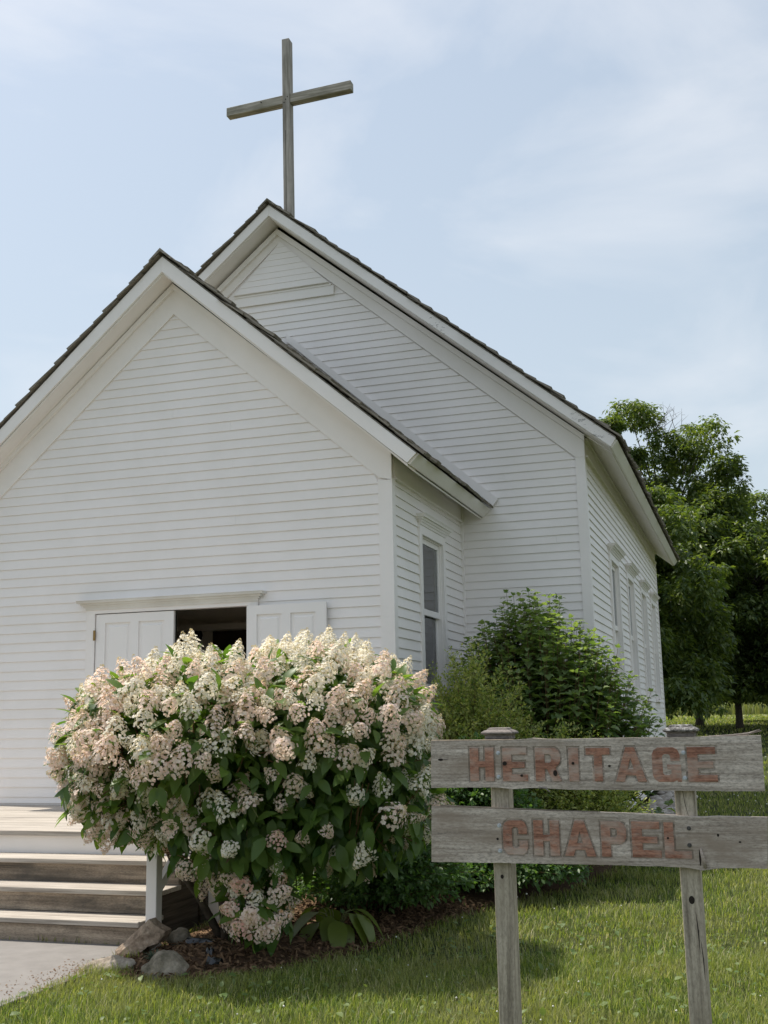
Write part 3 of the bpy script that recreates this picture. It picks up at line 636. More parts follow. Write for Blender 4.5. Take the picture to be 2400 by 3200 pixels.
# ------------------------------------------------------------------ entrance deck and steps
deck = thing('entrance_steps', 'weathered wooden entrance platform with white fascia and three grey steps', 'steps', (-0.5, -2.0, 0.0))
SX0, SX1 = -3.6, 1.86
y = -0.005
while y > -2.83:
    MB().box(SX0, SX1 + 0.02, y - 0.137, y, 0.717, 0.755 + random.uniform(-0.0015, 0.0015)).build('deck_board', M_STEP_T, deck); y -= 0.1425
MB().box(SX0, SX1, -2.81, -2.77, 0.50, 0.715).build('fascia_board', M_TRIM, deck)
for yf, zt in ((-3.19, 0.565), (-3.50, 0.375), (-3.80, 0.190)):
    for q in (0, 1):
        y0 = yf + q * 0.172
        bevel(MB().box(SX0, SX1 + random.uniform(0, 0.015), y0, y0 + 0.166 + (0.03 if q else 0), zt - 0.038, zt + random.uniform(-0.002, 0.002)).build('tread', M_STEP_T, deck), 0.004)
for i, (yr, z0, z1) in enumerate(((-3.150, 0.379, 0.524), (-3.460, 0.194, 0.334), (-3.760, 0.012, 0.142))):
    MB().box(SX0, SX1 - 0.01, yr, yr + 0.035, z0, z1).build('riser', M_STEP_R, deck)
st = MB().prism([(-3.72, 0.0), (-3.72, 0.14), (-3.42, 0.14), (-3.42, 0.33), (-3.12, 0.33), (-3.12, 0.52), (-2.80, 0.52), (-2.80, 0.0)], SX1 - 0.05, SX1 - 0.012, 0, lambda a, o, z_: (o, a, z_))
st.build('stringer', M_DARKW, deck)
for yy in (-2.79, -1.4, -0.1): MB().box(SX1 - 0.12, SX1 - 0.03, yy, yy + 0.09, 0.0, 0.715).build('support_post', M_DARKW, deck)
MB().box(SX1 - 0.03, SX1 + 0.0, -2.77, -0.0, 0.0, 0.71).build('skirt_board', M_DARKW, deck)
rail = thing('handrail', 'white painted stair handrail beside the steps', 'railing', (2.02, -3.85, 0.0))
bevel(MB().box(1.975, 2.065, -3.895, -3.805, 0.0, 1.02).build('post', M_TRIM, rail), 0.004)
bevel(MB().box(1.975, 2.065, -2.86, -2.77, 0.0, 1.72).build('post', M_TRIM, rail), 0.004)
for z0, z1, h in ((0.39, 1.10, 0.09), (0.86, 1.56, 0.06)):
    MB().hexa([(1.998, -3.805, z0), (2.042, -3.805, z0), (2.042, -2.86, z1), (1.998, -2.86, z1), (1.998, -3.805, z0 + h), (2.042, -3.805, z0 + h), (2.042, -2.86, z1 + h), (1.998, -2.86, z1 + h)]).build('rail', M_TRIM, rail)

# ------------------------------------------------------------------ the sign
SG = math.radians(-2.5)
sign = thing('wooden_sign', 'grey wooden sign on two posts with carved rust red lettering', 'sign', (5.68, -6.2, 0.0), SG)
B1T = [(-0.7695, 1.5713), (-0.5347, 1.5708), (-0.40, 1.571), (-0.31, 1.575), (-0.263, 1.5796), (-0.2, 1.575), (-0.1674, 1.5729), (0.1403, 1.5745), (0.4568, 1.5757), (0.7872, 1.5785)]
B1B = [(-0.776, 1.3455), (-0.45, 1.3484), (-0.3587, 1.34), (-0.2678, 1.3467), (-0.0901, 1.3386), (0.3374, 1.3357), (0.6426, 1.3337), (0.7858, 1.3341)]
B2T = [(-0.7761, 1.2591), (-0.4539, 1.2486), (-0.2055, 1.2412), (0.0459, 1.2362), (0.3305, 1.2287), (0.44, 1.222), (0.5039, 1.2204), (0.58, 1.224), (0.6344, 1.2228), (0.7886, 1.2216)]
B2B = [(-0.7838, 0.9942), (-0.3619, 0.9981), (0.0008, 1.0009), (0.3158, 1.0007), (0.42, 0.9985), (0.4581, 0.9944), (0.4927, 0.9863), (0.52, 0.993), (0.5383, 0.9965), (0.65, 1.0035), (0.7713, 1.0026)]
GL = {
 'H': [[(0,0),(.36,0),(.36,.41),(.64,.41),(.64,0),(1,0),(1,1),(.64,1),(.64,.59),(.36,.59),(.36,1),(0,1)]],
 'E': [[(0,0),(1,0),(1,.2),(.36,.2),(.36,.4),(.88,.4),(.88,.58),(.36,.58),(.36,.8),(.97,.8),(.97,1),(0,1)]],
 'R': [[(0,0),(.36,0),(.36,.36),(.45,.36),(.66,0),(1,0),(.78,.40),(.92,.5),(.98,.62),(.98,.8),(.9,.93),(.75,1),(0,1)], [(.36,.55),(.56,.55),(.63,.6),(.63,.76),(.56,.81),(.36,.81)]],
 'R_cut': [[(0,0),(.36,0),(.36,.12),(.59,.12),(.66,0),(1,0),(.78,.40),(.92,.5),(.98,.62),(.98,.8),(.9,.93),(.75,1),(0,1)]],
 'I': [[(0,0),(1,0),(1,1),(0,1)]],
 'T': [[(.33,0),(.67,0),(.67,.8),(1,.8),(1,1),(0,1),(0,.8),(.33,.8)]],
 'A': [[(0,0),(.28,0),(.34,.18),(.66,.18),(.72,0),(1,0),(.64,1),(.36,1)], [(.40,.36),(.60,.36),(.5,.70)]],
 'G': [[(.2,0),(.72,0),(.84,.05),(.86,0),(1,0),(1,.5),(.52,.5),(.52,.36),(.66,.36),(.66,.24),(.58,.19),(.42,.19),(.36,.25),(.36,.74),(.42,.8),(.58,.8),(.64,.74),(.64,.6),(.97,.6),(.97,.8),(.9,.93),(.75,1),(.22,1),(.08,.93),(0,.8),(0,.2),(.07,.07)]],
 'C': [[(.2,0),(.8,0),(.93,.07),(1,.2),(1,.4),(.66,.4),(.66,.25),(.58,.19),(.42,.19),(.36,.25),(.36,.74),(.42,.8),(.58,.8),(.64,.74),(.64,.6),(.98,.6),(.98,.8),(.9,.93),(.77,1),(.22,1),(.08,.93),(0,.8),(0,.2),(.07,.07)]],
 'P': [[(0,0),(.36,0),(.36,.36),(.75,.36),(.9,.43),(.98,.56),(.98,.8),(.9,.93),(.75,1),(0,1)], [(.36,.55),(.56,.55),(.63,.6),(.63,.76),(.56,.81),(.36,.81)]],
 'L': [[(0,0),(1,0),(1,.2),(.36,.2),(.36,1),(0,1)]]}
W1 = [('H', -.572, 1.3785, -.452, 1.537), ('E', -.408, 1.3778, -.286, 1.5335), ('R', -.247, 1.3779, -.124, 1.532), ('I', -.086, 1.3769, -.040, 1.5307), ('T', -.003, 1.3769, .108, 1.5296), ('A', .132, 1.376, .273, 1.5313), ('G', .302, 1.375, .431, 1.5297), ('E', .460, 1.3751, .589, 1.5292)]
W2 = [('C', -.419, 1.038, -.300, 1.195), ('H', -.270, 1.0365, -.148, 1.1966), ('A', -.124, 1.038, .021, 1.1985), ('P', .049, 1.0383, .166, 1.1953), ('E', .189, 1.0386, .319, 1.197), ('L', .335, 1.0378, .452, 1.1948)]
FR = -0.083                                                  # board face (local y, towards the viewer is negative)
def glyph_mesh(ch, x0, z0, x1, z1, ext, off, bev, y):
    cu = bpy.data.curves.new('letter', 'CURVE'); cu.dimensions = '2D'; cu.fill_mode = 'BOTH'; cu.extrude = ext; cu.bevel_depth = bev; cu.bevel_resolution = 0; cu.offset = off
    for loop in GL[ch]:
        sp = cu.splines.new('POLY'); sp.points.add(len(loop) - 1); sp.use_cyclic_u = True
        for p, (a, b_) in zip(sp.points, loop): p.co = (x0 + a * (x1 - x0), z0 + b_ * (z1 - z0), 0, 1)
    o = bpy.data.objects.new('letter', cu); C.objects.link(o)
    dg = bpy.context.evaluated_depsgraph_get(); me = bpy.data.meshes.new_from_object(o.evaluated_get(dg))
    bpy.data.objects.remove(o); bpy.data.curves.remove(cu)
    me.transform(Matrix(((1, 0, 0, 0), (0, 0, -1, y), (0, 1, 0, 0), (0, 0, 0, 1))))
    bm = bmesh.new(); bm.from_mesh(me); bmesh.ops.remove_doubles(bm, verts=bm.verts, dist=1e-5); bmesh.ops.recalc_face_normals(bm, faces=bm.faces); bm.to_mesh(me); bm.free()
    return me
def sign_board(top, bot, word, name_label):
    def interp(pts, x): return float(np.interp(x, [p[0] for p in pts], [p[1] for p in pts]))
    xs0, xs1 = (top[0][0] + bot[0][0]) / 2, (top[-1][0] + bot[-1][0]) / 2
    m = MB(); n = 70; vs = []
    for i in range(n + 1):
        x = xs0 + (xs1 - xs0) * i / n; j = 0.0012 * mnoise.noise(Vector((x * 22, 3, 0))); j2 = 0.002 * mnoise.noise(Vector((x * 18, 9, 0)))
        zt, zb = interp(top, x) + j, interp(bot, x) + j2; xt = x + (top[0][0] - xs0 if i == 0 else top[-1][0] - xs1 if i == n else 0); xb = x + (bot[0][0] - xs0 if i == 0 else bot[-1][0] - xs1 if i == n else 0)
        vs += [(xb, FR, zb), (xt, FR, zt), (xt, FR + 0.0375, zt), (xb, FR + 0.0375, zb)]
    fs = []
    for i in range(n):
        q = 4 * i
        for e in range(4): fs.append((q + e, q + (e + 1) % 4, q + 4 + (e + 1) % 4, q + 4 + e))
    fs += [(0, 1, 2, 3), (4 * n + 3, 4 * n + 2, 4 * n + 1, 4 * n)]
    o = m.add(vs, fs).build('board', M_SIGN, sign, local=True)
    for (ch, x0, z0, x1, z1) in word:                       # rout the ground round each letter
        cut = bpy.data.objects.new('cutter', glyph_mesh({'R': 'R_cut'}.get(ch, ch), x0, z0, x1, z1, 0.0055, 0.0085, 0.0, FR)); C.objects.link(cut); cut.parent = sign
        md = o.modifiers.new('rout', 'BOOLEAN'); md.operation = 'DIFFERENCE'; md.solver = 'EXACT'; md.object = cut
        dg = bpy.context.evaluated_depsgraph_get(); me = bpy.data.meshes.new_from_object(o.evaluated_get(dg))
        o.modifiers.remove(md); bpy.data.objects.remove(cut)
        if len(me.vertices) > 100: o.data = me
    for (ch, x0, z0, x1, z1) in word:
        loops = [[(x0 + a * (x1 - x0), z0 + b_ * (z1 - z0)) for a, b_ in lp_] for lp_ in GL[ch]]
        flat = [p for lp_ in loops for p in lp_]; nf = len(flat); yf, yb = FR - 0.0015, FR + 0.007
        tris = tessellate_polygon([[Vector((a, b_, 0)) for a, b_ in lp_] for lp_ in loops])
        lm_ = MB(); lv = [(a, yf, b_) for a, b_ in flat] + [(a, yb, b_) for a, b_ in flat]; lf = [tuple(t) for t in tris]; q0 = 0
        for lp_ in loops:
            k_ = len(lp_); lf += [(q0 + i, q0 + (i + 1) % k_, nf + q0 + (i + 1) % k_, nf + q0 + i) for i in range(k_)]; q0 += k_
        lm_.add(lv, lf).build('letter', M_LETTER, o, local=True)
    return o
bo1 = sign_board(B1T, B1B, W1, 'upper')
bo2 = sign_board(B2T, B2B, W2, 'lower')
def hexbolt(u, z_, r, m, parent):
    b_ = MB().tube([(u, FR - 0.002, z_), (u, FR + 0.01, z_)], r * 1.6, 14).tube([(u, FR - 0.012, z_), (u, FR - 0.001, z_)], r, 6)
    b_.build('bolt', m, parent, local=True)
for u, z_ in ((-.4286, 1.5101), (-.4308, 1.3974), (.4448, 1.5051), (.4444, 1.3915)): hexbolt(u, z_, 0.0062, M_BOLT, bo1)
for u, z_ in ((-.4364, 1.1702), (-.4365, 1.0537)): hexbolt(u, z_, 0.0065, M_BOLT, bo2)
for u, z_ in ((.4467, 1.1701), (.4447, 1.0964)): hexbolt(u, z_, 0.006, M_BOLT2, bo2)
def knot(u, z_, ru, rz, y, parent, name='knot'):
    nn = 14; MB().add([(u + ru * math.cos(2 * math.pi * i / nn), y, z_ + rz * math.sin(2 * math.pi * i / nn)) for i in range(nn)] + [(u + ru * .5 * math.cos(2 * math.pi * i / nn), y + 0.0, z_ + rz * .5 * math.sin(2 * math.pi * i / nn)) for i in range(nn)],
        [(i, (i + 1) % nn, nn + (i + 1) % nn, nn + i) for i in range(nn)] + [tuple(range(nn, 2 * nn))]).build(name, M_DARKHOLE, parent, local=True)
knot(-.722, 1.4802, 0.014, 0.0055, FR - 0.0008, bo1); knot(-.700, 1.480, 0.018, 0.0016, FR - 0.001, bo1)
knot(-.397, 1.461, 0.011, 0.010, FR - 0.0045, bo1); knot(-.315, 1.404, 0.007, 0.006, FR - 0.0045, bo1); knot(-.152, 1.415, 0.010, 0.014, FR - 0.0045, bo1)
knot(-.065, 1.460, 0.007, 0.007, FR - 0.0045, bo1); knot(.105, 1.447, 0.007, 0.005, FR - 0.0008, bo1)
knot(-.447, 1.108, 0.006, 0.006, FR - 0.0008, bo2); knot(.352, 1.126, 0.005, 0.005, FR - 0.0045, bo2); knot(.572, 1.142, 0.005, 0.007, FR - 0.0008, bo2)
knot(.664, 1.114, 0.006, 0.004, FR - 0.0008, bo2); knot(.487, 1.045, 0.004, 0.038, FR - 0.0009, bo2)
MB().tube([(.492, FR - 0.004, 1.085), (.503, FR - 0.009, 1.03), (.508, FR - 0.004, 1.0)], [0.005, 0.009, 0.006], 7).build('burl', M_SIGN, bo2, local=True, smooth=True)
MB().tube([(.56, FR + 0.012, 1.577), (.66, FR + 0.014, 1.5805), (.735, FR + 0.014, 1.586), (.785, FR + 0.012, 1.603)], [0.002, 0.004, 0.006, 0.003], 6).tube([(.735, FR + 0.02, 1.586), (.792, FR + 0.022, 1.598)], [0.004, 0.002], 5).build('splinter', M_CAPW, bo1, local=True)
MB().tube([(-.235, FR + 0.002, 1.352), (-.20, FR - 0.004, 1.343), (-.178, FR - 0.008, 1.326)], [0.004, 0.004, 0.001], 6).build('splinter', M_CAPW, bo1, local=True)
MB().tube([(-.77, FR + 0.004, 1.574), (-.53, FR + 0.004, 1.573), (-.35, FR + 0.004, 1.574)], [0.0035, 0.003, 0.002], 5).build('bark_strip', M_STEP_R, bo1, local=True)
MB().tube([(-.775, FR + 0.006, 1.262), (-.45, FR + 0.006, 1.2515), (-.2, FR + 0.006, 1.244), (.05, FR + 0.006, 1.239)], [0.0045, 0.0045, 0.003, 0.002], 5).build('bark_strip', M_STEP_R, bo2, local=True)
for u0, capm in ((-.438, M_CAPW), (.434, M_CAP)):
    p = bevel(MB().box(u0 - .0445, u0 + .0445, -.0445, .0445, -0.15, 1.585).build('post', M_POST, sign, local=True), 0.004, 2)
    c = MB()
    prof = [(.052, 1.572), (.062, 1.576), (.062, 1.586), (.058, 1.590), (.066, 1.597), (.077, 1.601), (.0775, 1.608), (.064, 1.617), (.050, 1.621), (.050, 1.627), (.038, 1.631)]
    vs = []
    for r_, z_ in prof: vs += [(u0 - r_, -r_, z_), (u0 + r_, -r_, z_), (u0 + r_, r_, z_), (u0 - r_, r_, z_)]
    fs = [(4 * i + e, 4 * i + (e + 1) % 4, 4 * i + 4 + (e + 1) % 4, 4 * i + 4 + e) for i in range(len(prof) - 1) for e in range(4)] + [(3, 2, 1, 0), tuple(range(4 * len(prof) - 4, 4 * len(prof)))]
    c.add(vs, fs); cap = bevel(c.build('post_cap', [M_CAPW, capm], p, local=True), 0.0025)
    if capm is M_CAP: cap['label'] = 'post cap crusted with white and black lichen'
    cap.data.polygons.foreach_set('material_index', [1 if pl.center.z > 1.598 else 0 for pl in cap.data.polygons])
    if u0 < 0: knot(-.4415, .930, 0.008, 0.010, -.0455, p)
    else:
        knot(.4345, .854, 0.013, 0.018, -.0455, p)
        for a, b_, c_ in ((.448, .72, .006), (.462, .60, .005)): MB().tube([(a, -.0435, b_ + .09), (a + .006, -.0435, b_), (a + .008, -.0435, b_ - .1)], [.001, c_ * .6, .001], 5).build('crack', M_DARKHOLE, p, local=True)
        MB().tube([(.427, -.0438, 1.335), (.432, -.0438, 1.28), (.445, -.0438, 1.22)], [.0014, .0018, .0012], 5).build('crack', M_DARKHOLE, p, local=True)

# ------------------------------------------------------------------ boulders, plastic, fescue
def boulder(name, label, c, r, seed, mat_, flat=0.0, sub=3, rot=0.0, sharp=False):
    bm = bmesh.new()
    if sharp:
        rs = random.Random(seed)
        for i in range(16):
            v = Vector((rs.uniform(-1, 1), rs.uniform(-1, 1), rs.uniform(-1, 1))); v.normalize(); v *= rs.uniform(0.8, 1.1); bm.verts.new((v.x * r[0], v.y * r[1], v.z * r[2]))
        bmesh.ops.convex_hull(bm, input=bm.verts)
        bmesh.ops.delete(bm, geom=[v for v in bm.verts if not v.link_faces], context='VERTS')
        bmesh.ops.triangulate(bm, faces=bm.faces)
        bmesh.ops.subdivide_edges(bm, edges=bm.edges, cuts=4, use_grid_fill=True)
        for v in bm.verts: v.co += v.normal * 0.012 * mnoise.fractal(v.co * 14 + Vector((seed, 0, 0)), 0.7, 2.0, 4)
    else:
        bmesh.ops.create_icosphere(bm, subdivisions=sub + 1, radius=1.0)
        for v in bm.verts:
            d = v.co.normalized(); s = 1 + 0.22 * mnoise.noise(d * 1.4 + Vector((seed, 0, 0))) + 0.10 * mnoise.noise(d * 3.1 + Vector((0, seed, 0))) + 0.035 * mnoise.fractal(d * 7 + Vector((0, 0, seed)), 0.7, 2.0, 4)
            v.co = Vector((d.x * r[0] * s, d.y * r[1] * s, d.z * r[2] * s))
    me = bpy.data.meshes.new(name); bm.to_mesh(me); bm.free(); me.materials.append(mat_)
    if not sharp: me.polygons.foreach_set('use_smooth', [True] * len(me.polygons))
    o = bpy.data.objects.new(name, me); C.objects.link(o); o.location = c; o.rotation_euler = (0, flat, rot)
    return tag(o, label, 'boulder', 'boulders edging the flower bed')
M_RB = rock_mat('brown_boulder', (0.24, 0.175, 0.125), (0.44, 0.335, 0.25), (0.58, 0.47, 0.37))
M_RG = rock_mat('grey_boulder', (0.20, 0.165, 0.13), (0.38, 0.32, 0.26), (0.52, 0.46, 0.385))
M_RM = rock_mat('mossy_boulder', (0.08, 0.075, 0.05), (0.26, 0.225, 0.17), (0.42, 0.37, 0.30), 6.0)
def slab():
    prof = [(-.20, -.03), (-.19, .055), (-.07, .15), (.015, .235), (.055, .262), (.10, .225), (.175, .185), (.165, .150), (.07, .125), (.03, .07), (-.06, .035), (-.10, -.03)]
    m = MB(); vs, fs = [], []; k_ = len(prof)
    for j, (yy, sc, dz) in enumerate(((-.075, .80, -.018), (-.045, 1.0, 0), (.06, .96, .012), (.11, .72, -.01))):
        vs += [(a * sc + random.uniform(-.006, .006), yy + .18 * a, b_ * sc + dz + random.uniform(-.006, .006)) for a, b_ in prof]
    for j in range(3): fs += [(j * k_ + i, j * k_ + (i + 1) % k_, (j + 1) * k_ + (i + 1) % k_, (j + 1) * k_ + i) for i in range(k_)]
    fs += [tuple(range(k_ - 1, -1, -1)), tuple(range(3 * k_, 4 * k_))]
    o = m.add(vs, fs).build('boulder', M_RB); bm = bmesh.new(); bm.from_mesh(o.data); bmesh.ops.triangulate(bm, faces=bm.faces); bmesh.ops.subdivide_edges(bm, edges=bm.edges, cuts=3, use_grid_fill=True)
    for v in bm.verts: v.co += v.normal * 0.010 * mnoise.fractal(v.co * 16, 0.8, 2.0, 4)
    bm.to_mesh(o.data); bm.free(); o.location = (2.05, -4.03, 0.0)
    tag(o, 'angular brown slab of rock leaning at the foot of the white post', 'boulder', 'boulders edging the flower bed')
slab()
boulder('boulder', 'long low rounded grey rock at the corner of the path', (2.05, -4.50, 0.015), (0.185, 0.10, 0.075), 11, M_RG, -0.10, 3, 0.25)
boulder('boulder', 'grooved mossy dark grey rock behind the grass edge', (2.53, -4.58, 0.035), (0.145, 0.11, 0.12), 23, M_RM, 0.1, 3, 0.4)
boulder('boulder', 'smooth round greenish rock tucked behind the angular slab', (2.17, -3.72, 0.06), (0.095, 0.09, 0.085), 31, M_RM, 0, 3, 0.0)
blade_v = [(0, -.5, 0), (0, .5, 0), (.5, -.4, 1), (.5, .4, 1), (1, 0, 0.9)]
def tuft(name, label, c, n, h, mat_, cat, width=0.003):
    t = thing(name, label, cat, c); az = rng.uniform(0, 2 * np.pi, n); ln_ = rng.uniform(0.6, 1.0, n) * h; lean = rng.uniform(0.15, 0.9, n)
    m = MB()
    for a, L, le in zip(az, ln_, lean):
        d = np.array([math.cos(a), math.sin(a), 0]); s = np.array([-math.sin(a), math.cos(a), 0]) * width; p = np.array(c) + d * random.uniform(0, 0.03)
        q = [p, p + d * L * le * 0.4 + np.array([0, 0, L * 0.6]), p + d * L * le + np.array([0, 0, L * (1 - 0.35 * le)])]
        m.add([q[0] - s, q[0] + s, q[1] + s, q[1] - s, q[2]], [(0, 1, 2, 3), (3, 2, 4)])
    m.build('blades', mat_, t, fix=False); return t
tuft('grass_tuft', 'small clump of blue green fescue growing between two rocks', (2.33, -4.38, 0.02), 240, 0.12, M_FESCUE, 'plant')
def scrap(label, c, s, seed):
    rs = random.Random(seed); m = MB(); n = 5; vs = []
    for j in range(n):
        for i in range(n):
            vs.append((c[0] + (i / (n - 1) - .5) * s[0], c[1] + (j / (n - 1) - .5) * s[1], c[2] + rs.uniform(-1, 1) * 0.014 + s[2] * math.sin(3.1 * j / (n - 1))))
    m.add(vs, [(j * n + i, j * n + i + 1, (j + 1) * n + i + 1, (j + 1) * n + i) for j in range(n - 1) for i in range(n - 1)])
    o = m.build('edging_scrap', M_PLASTIC, smooth=False); md = o.modifiers.new('t', 'SOLIDIFY'); md.thickness = 0.003
    tag(o, label, 'plastic', 'scraps of black bed lining')
scrap('crumpled shiny black plastic poking out beside the mossy rock', (2.83, -4.45, 0.075), (0.10, 0.08, 0.03), 3)
scrap('torn strip of black bed lining near the shrub stems', (2.45, -3.92, 0.10), (0.22, 0.07, 0.02), 4)
scrap('tiny black plastic fold standing in the mulch', (2.68, -4.22, 0.085), (0.05, 0.05, 0.04), 8)

# ------------------------------------------------------------------ leaf templates
def ovate(L, W, n=5, fold=0.18, curl=0.25, tip=0.25):
    vs, fs = [], []
    for i in range(n + 1):
        t = i / n; w = W / 2 * (math.sin(math.pi * min(1, t ** 0.8 * 1.0)) ** 0.85 if 0 < i < n else 0.0) + (0.002 if i == 0 else 0)
        z = -curl * L * t * t; vs += [(L * t, -w, z + fold * w), (L * t, 0, z), (L * t, w, z + fold * w)]
    for i in range(n):
        q = 3 * i; fs += [(q, q + 3, q + 4, q + 1), (q + 1, q + 4, q + 5, q + 2)]
    return vs, fs
def tri(fs):
    o = []
    for f in fs:
        for i in range(1, len(f) - 1): o.append((f[0], f[i], f[i + 1]))
    return o
def lobed(L, W):
    pts = [(0, 0), (.10, -.20), (.06, -.34), (.34, -.52), (.40, -.30), (.62, -.34), (.70, -.22), (1, 0), (.70, .22), (.62, .34), (.40, .30), (.34, .52), (.06, .34), (.10, .20)]
    vs = [(.42 * L, 0, 0)] + [(x * L, y * W, -0.10 * L * (x - .42) ** 2 * 4 + 0.22 * abs(y) * W - 0.16 * L * max(0, x - .5)) for x, y in pts]
    k = len(pts); return vs, [(0, 1 + i, 1 + (i + 1) % k) for i in range(k)]
def leaf_objs(name, tv, tf, R, P, mat_, parent, n_ind, dist):
    """the n_ind largest-showing leaves become parts, the rest one joined part"""
    order = np.argsort(dist); ind, rest = order[:n_ind], order[n_ind:]
    m = MB(); m.add(tv, tf); me = m.mesh(name, mat_, smooth=True); off = np.array(BASE[parent.name])
    for i in ind: link(name, me, parent, mat4(R[i], P[i] - off))
    if len(rest):
        o = scatter('foliage', tv, tri(tf), R[rest], P[rest], mat_, parent, smooth=True); o['kind'] = 'stuff'

# ------------------------------------------------------------------ hydrangea
HB = np.array([2.65, -3.72, 0.05]); er, ef_ = np.array([.952, .306, 0]), np.array([-.306, .952, 0])
hyd = thing('hydrangea_bush', 'large panicle hydrangea covered in cream and pink blossom before the steps', 'flowering shrub', tuple(HB))
LOB = np.array([(-.28, -.12, 1.52, .90, .95, .62), (.62, -.02, 1.58, .86, .98, .64), (-.86, -.05, 1.44, .45, .6, .56), (.80, -.10, 1.10, .74, .72, .50), (.10, -.30, .98, .66, .60, .42), (.22, -.45, .42, .24, .25, .22), (1.04, .05, 1.5, .41, .6, .45), (-.55, -.1, 1.12, .52, .6, .27)])
def to_world(L):
    return HB[None] * [1, 1, 0] + L[:, :1] * er + L[:, 1:2] * ef_ + L[:, 2:] * [0, 0, 1]
def lobe_pts(n, f0, f1, lob=LOB):
    area = lob[:, 3] * lob[:, 4] + lob[:, 3] * lob[:, 5] + lob[:, 4] * lob[:, 5]
    k_ = rng.choice(len(lob), n, p=area / area.sum()); u = unit(n); f = rng.uniform(f0, f1, (n, 1))
    pts = lob[k_, :3] + u * lob[k_, 3:] * f; nrm = u / lob[k_, 3:]; nrm /= np.linalg.norm(nrm, axis=1, keepdims=True)
    inside = np.zeros(n, int)
    for q in range(len(lob)):
        inside += (((pts - lob[q, :3]) / lob[q, 3:]) ** 2).sum(1) < 0.80
    ok = (inside == 0) if f0 > 0.92 else (inside <= 2)
    return pts[ok], nrm[ok]
# blossom heads
def floret(m, c, nrm, s, mi):
    nrm = Vector(nrm).normalized(); a = nrm.orthogonal().normalized(); b_ = nrm.cross(a); ph = random.uniform(0, 6.28); vs = [tuple(c)]; fs = []
    for q in range(4):
        t = ph + q * math.pi / 2; d = a * math.cos(t) + b_ * math.sin(t); e = nrm.cross(d)
        w = s * 0.52; i = len(vs)
        vs += [tuple(Vector(c) + d * s * .55 - e * w + nrm * s * .16), tuple(Vector(c) + d * s + nrm * s * .10), tuple(Vector(c) + d * s * .55 + e * w + nrm * s * .16)]
        fs += [(0, i, i + 1), (0, i + 1, i + 2)]
    m.add(vs, fs, mi)
def panicle(seed, nfl, Lp, Rp, tint):
    random.seed(seed); m = MB()
    for i in range(nfl):
        h = (i + .5) / nfl; h = h ** 1.25; az = i * 2.39996 + random.uniform(-.4, .4); r = Rp * (1 - h) ** 0.62 * random.uniform(.62, 1.16) + 0.01
        z_ = Lp * h + random.uniform(-.012, .012)
        floret(m, (r * math.cos(az), r * math.sin(az), z_), (math.cos(az), math.sin(az), 0.5 + h * 1.2 + random.uniform(-.6, .6)), random.uniform(.0140, .0225) * (1 - .25 * h), 0)
    for i in range(90):
        h = random.random(); az = random.uniform(0, 6.28); r = Rp * (1 - h) ** 0.62 * random.uniform(.3, 1.0) + .004; z_ = Lp * h * 1.06 + .01; s = random.uniform(.004, .007); c = Vector((r * math.cos(az), r * math.sin(az), z_))
        m.add([c + Vector((s, 0, 0)), c + Vector((-s * .5, s * .87, 0)), c + Vector((-s * .5, -s * .87, 0)), c + Vector((0, 0, s * 1.5))], [(0, 1, 3), (1, 2, 3), (2, 0, 3)], 1)
    m.tube([(0, 0, -.10), (0, 0, Lp * .8)], [.003, .0015], 5, 2)
    return m.mesh('blossom_head', [M_PETAL[tint], M_FERT, M_STEMG])
HEADS = [panicle(40 + i, (104, 84, 118, 92)[i % 4], (.19, .16, .22, .15)[i % 4], (.085, .095, .092, .10)[i % 4], t) for t in range(3) for i in range(4)]
random.seed(11)
pts, nrm = lobe_pts(9000, 1.0, 1.09)
sel = []; minD = 0.106
view_dir = None
for i in rng.permutation(len(pts)):
    s, t, z_ = pts[i]; up_ = nrm[i, 2]
    low_right = sstep(1.62, 1.25, z_) * sstep(-0.35, 0.25, s)
    pr_ = 1.0 - 0.45 * low_right
    if up_ < -0.35: pr_ *= 0.25
    if t > 0.55: pr_ *= 0.4
    if z_ < 0.62: pr_ = 1.0 if (nrm[i, 1] < 0.5 and up_ > -0.6) else 0.2
    if rng.random() > pr_: continue
    dmin = minD * (1 + 0.9 * low_right)
    if any((pts[i, 0] - pts[j, 0]) ** 2 + (pts[i, 1] - pts[j, 1]) ** 2 + (pts[i, 2] - pts[j, 2]) ** 2 < dmin * dmin for j in sel): continue
    sel.append(i)
hw = to_world(pts); hn = nrm[:, :1] * er + nrm[:, 1:2] * ef_ + nrm[:, 2:] * [0, 0, 1]
sel = sorted(sel, key=lambda i: pts[i, 1]); print('heads', len(sel))
HM_ = []
def head_mw(i):
    upb = 0.75 if pts[i, 2] > 1.2 else 0.35
    ax = Vector(hn[i] * 0.7 + np.array([0, 0, upb]) + rng.normal(size=3) * 0.38)
    q = ax.to_track_quat('Z', 'X').to_matrix().to_4x4() @ Matrix.Rotation(random.uniform(0, 6.28), 4, 'Z')
    sc = random.uniform(.48, .98) * (1.0 if pts[i, 2] > 0.9 else .9)
    if nrm[i, 2] > .75 and random.random() < .35: sc *= 1.15
    m_ = Matrix.Translation(Vector(hw[i] - HB - np.array(ax.normalized()) * random.uniform(-0.02, 0.17))) @ q @ Matrix.Scale(sc, 4); return m_
for i in sel:
    s, t, z_ = pts[i]; pinkness = 0.30 + 0.20 * sstep(0.2, -1.2, s) + 0.20 * sstep(0.75, 0.4, z_) - 0.30 * sstep(1.85, 2.2, z_) + rng.normal() * 0.25
    k_ = 2 if pinkness > 0.90 else 1 if pinkness > 0.30 else 0
    HM_.append((k_ * 4 + random.randrange(4), head_mw(i)))
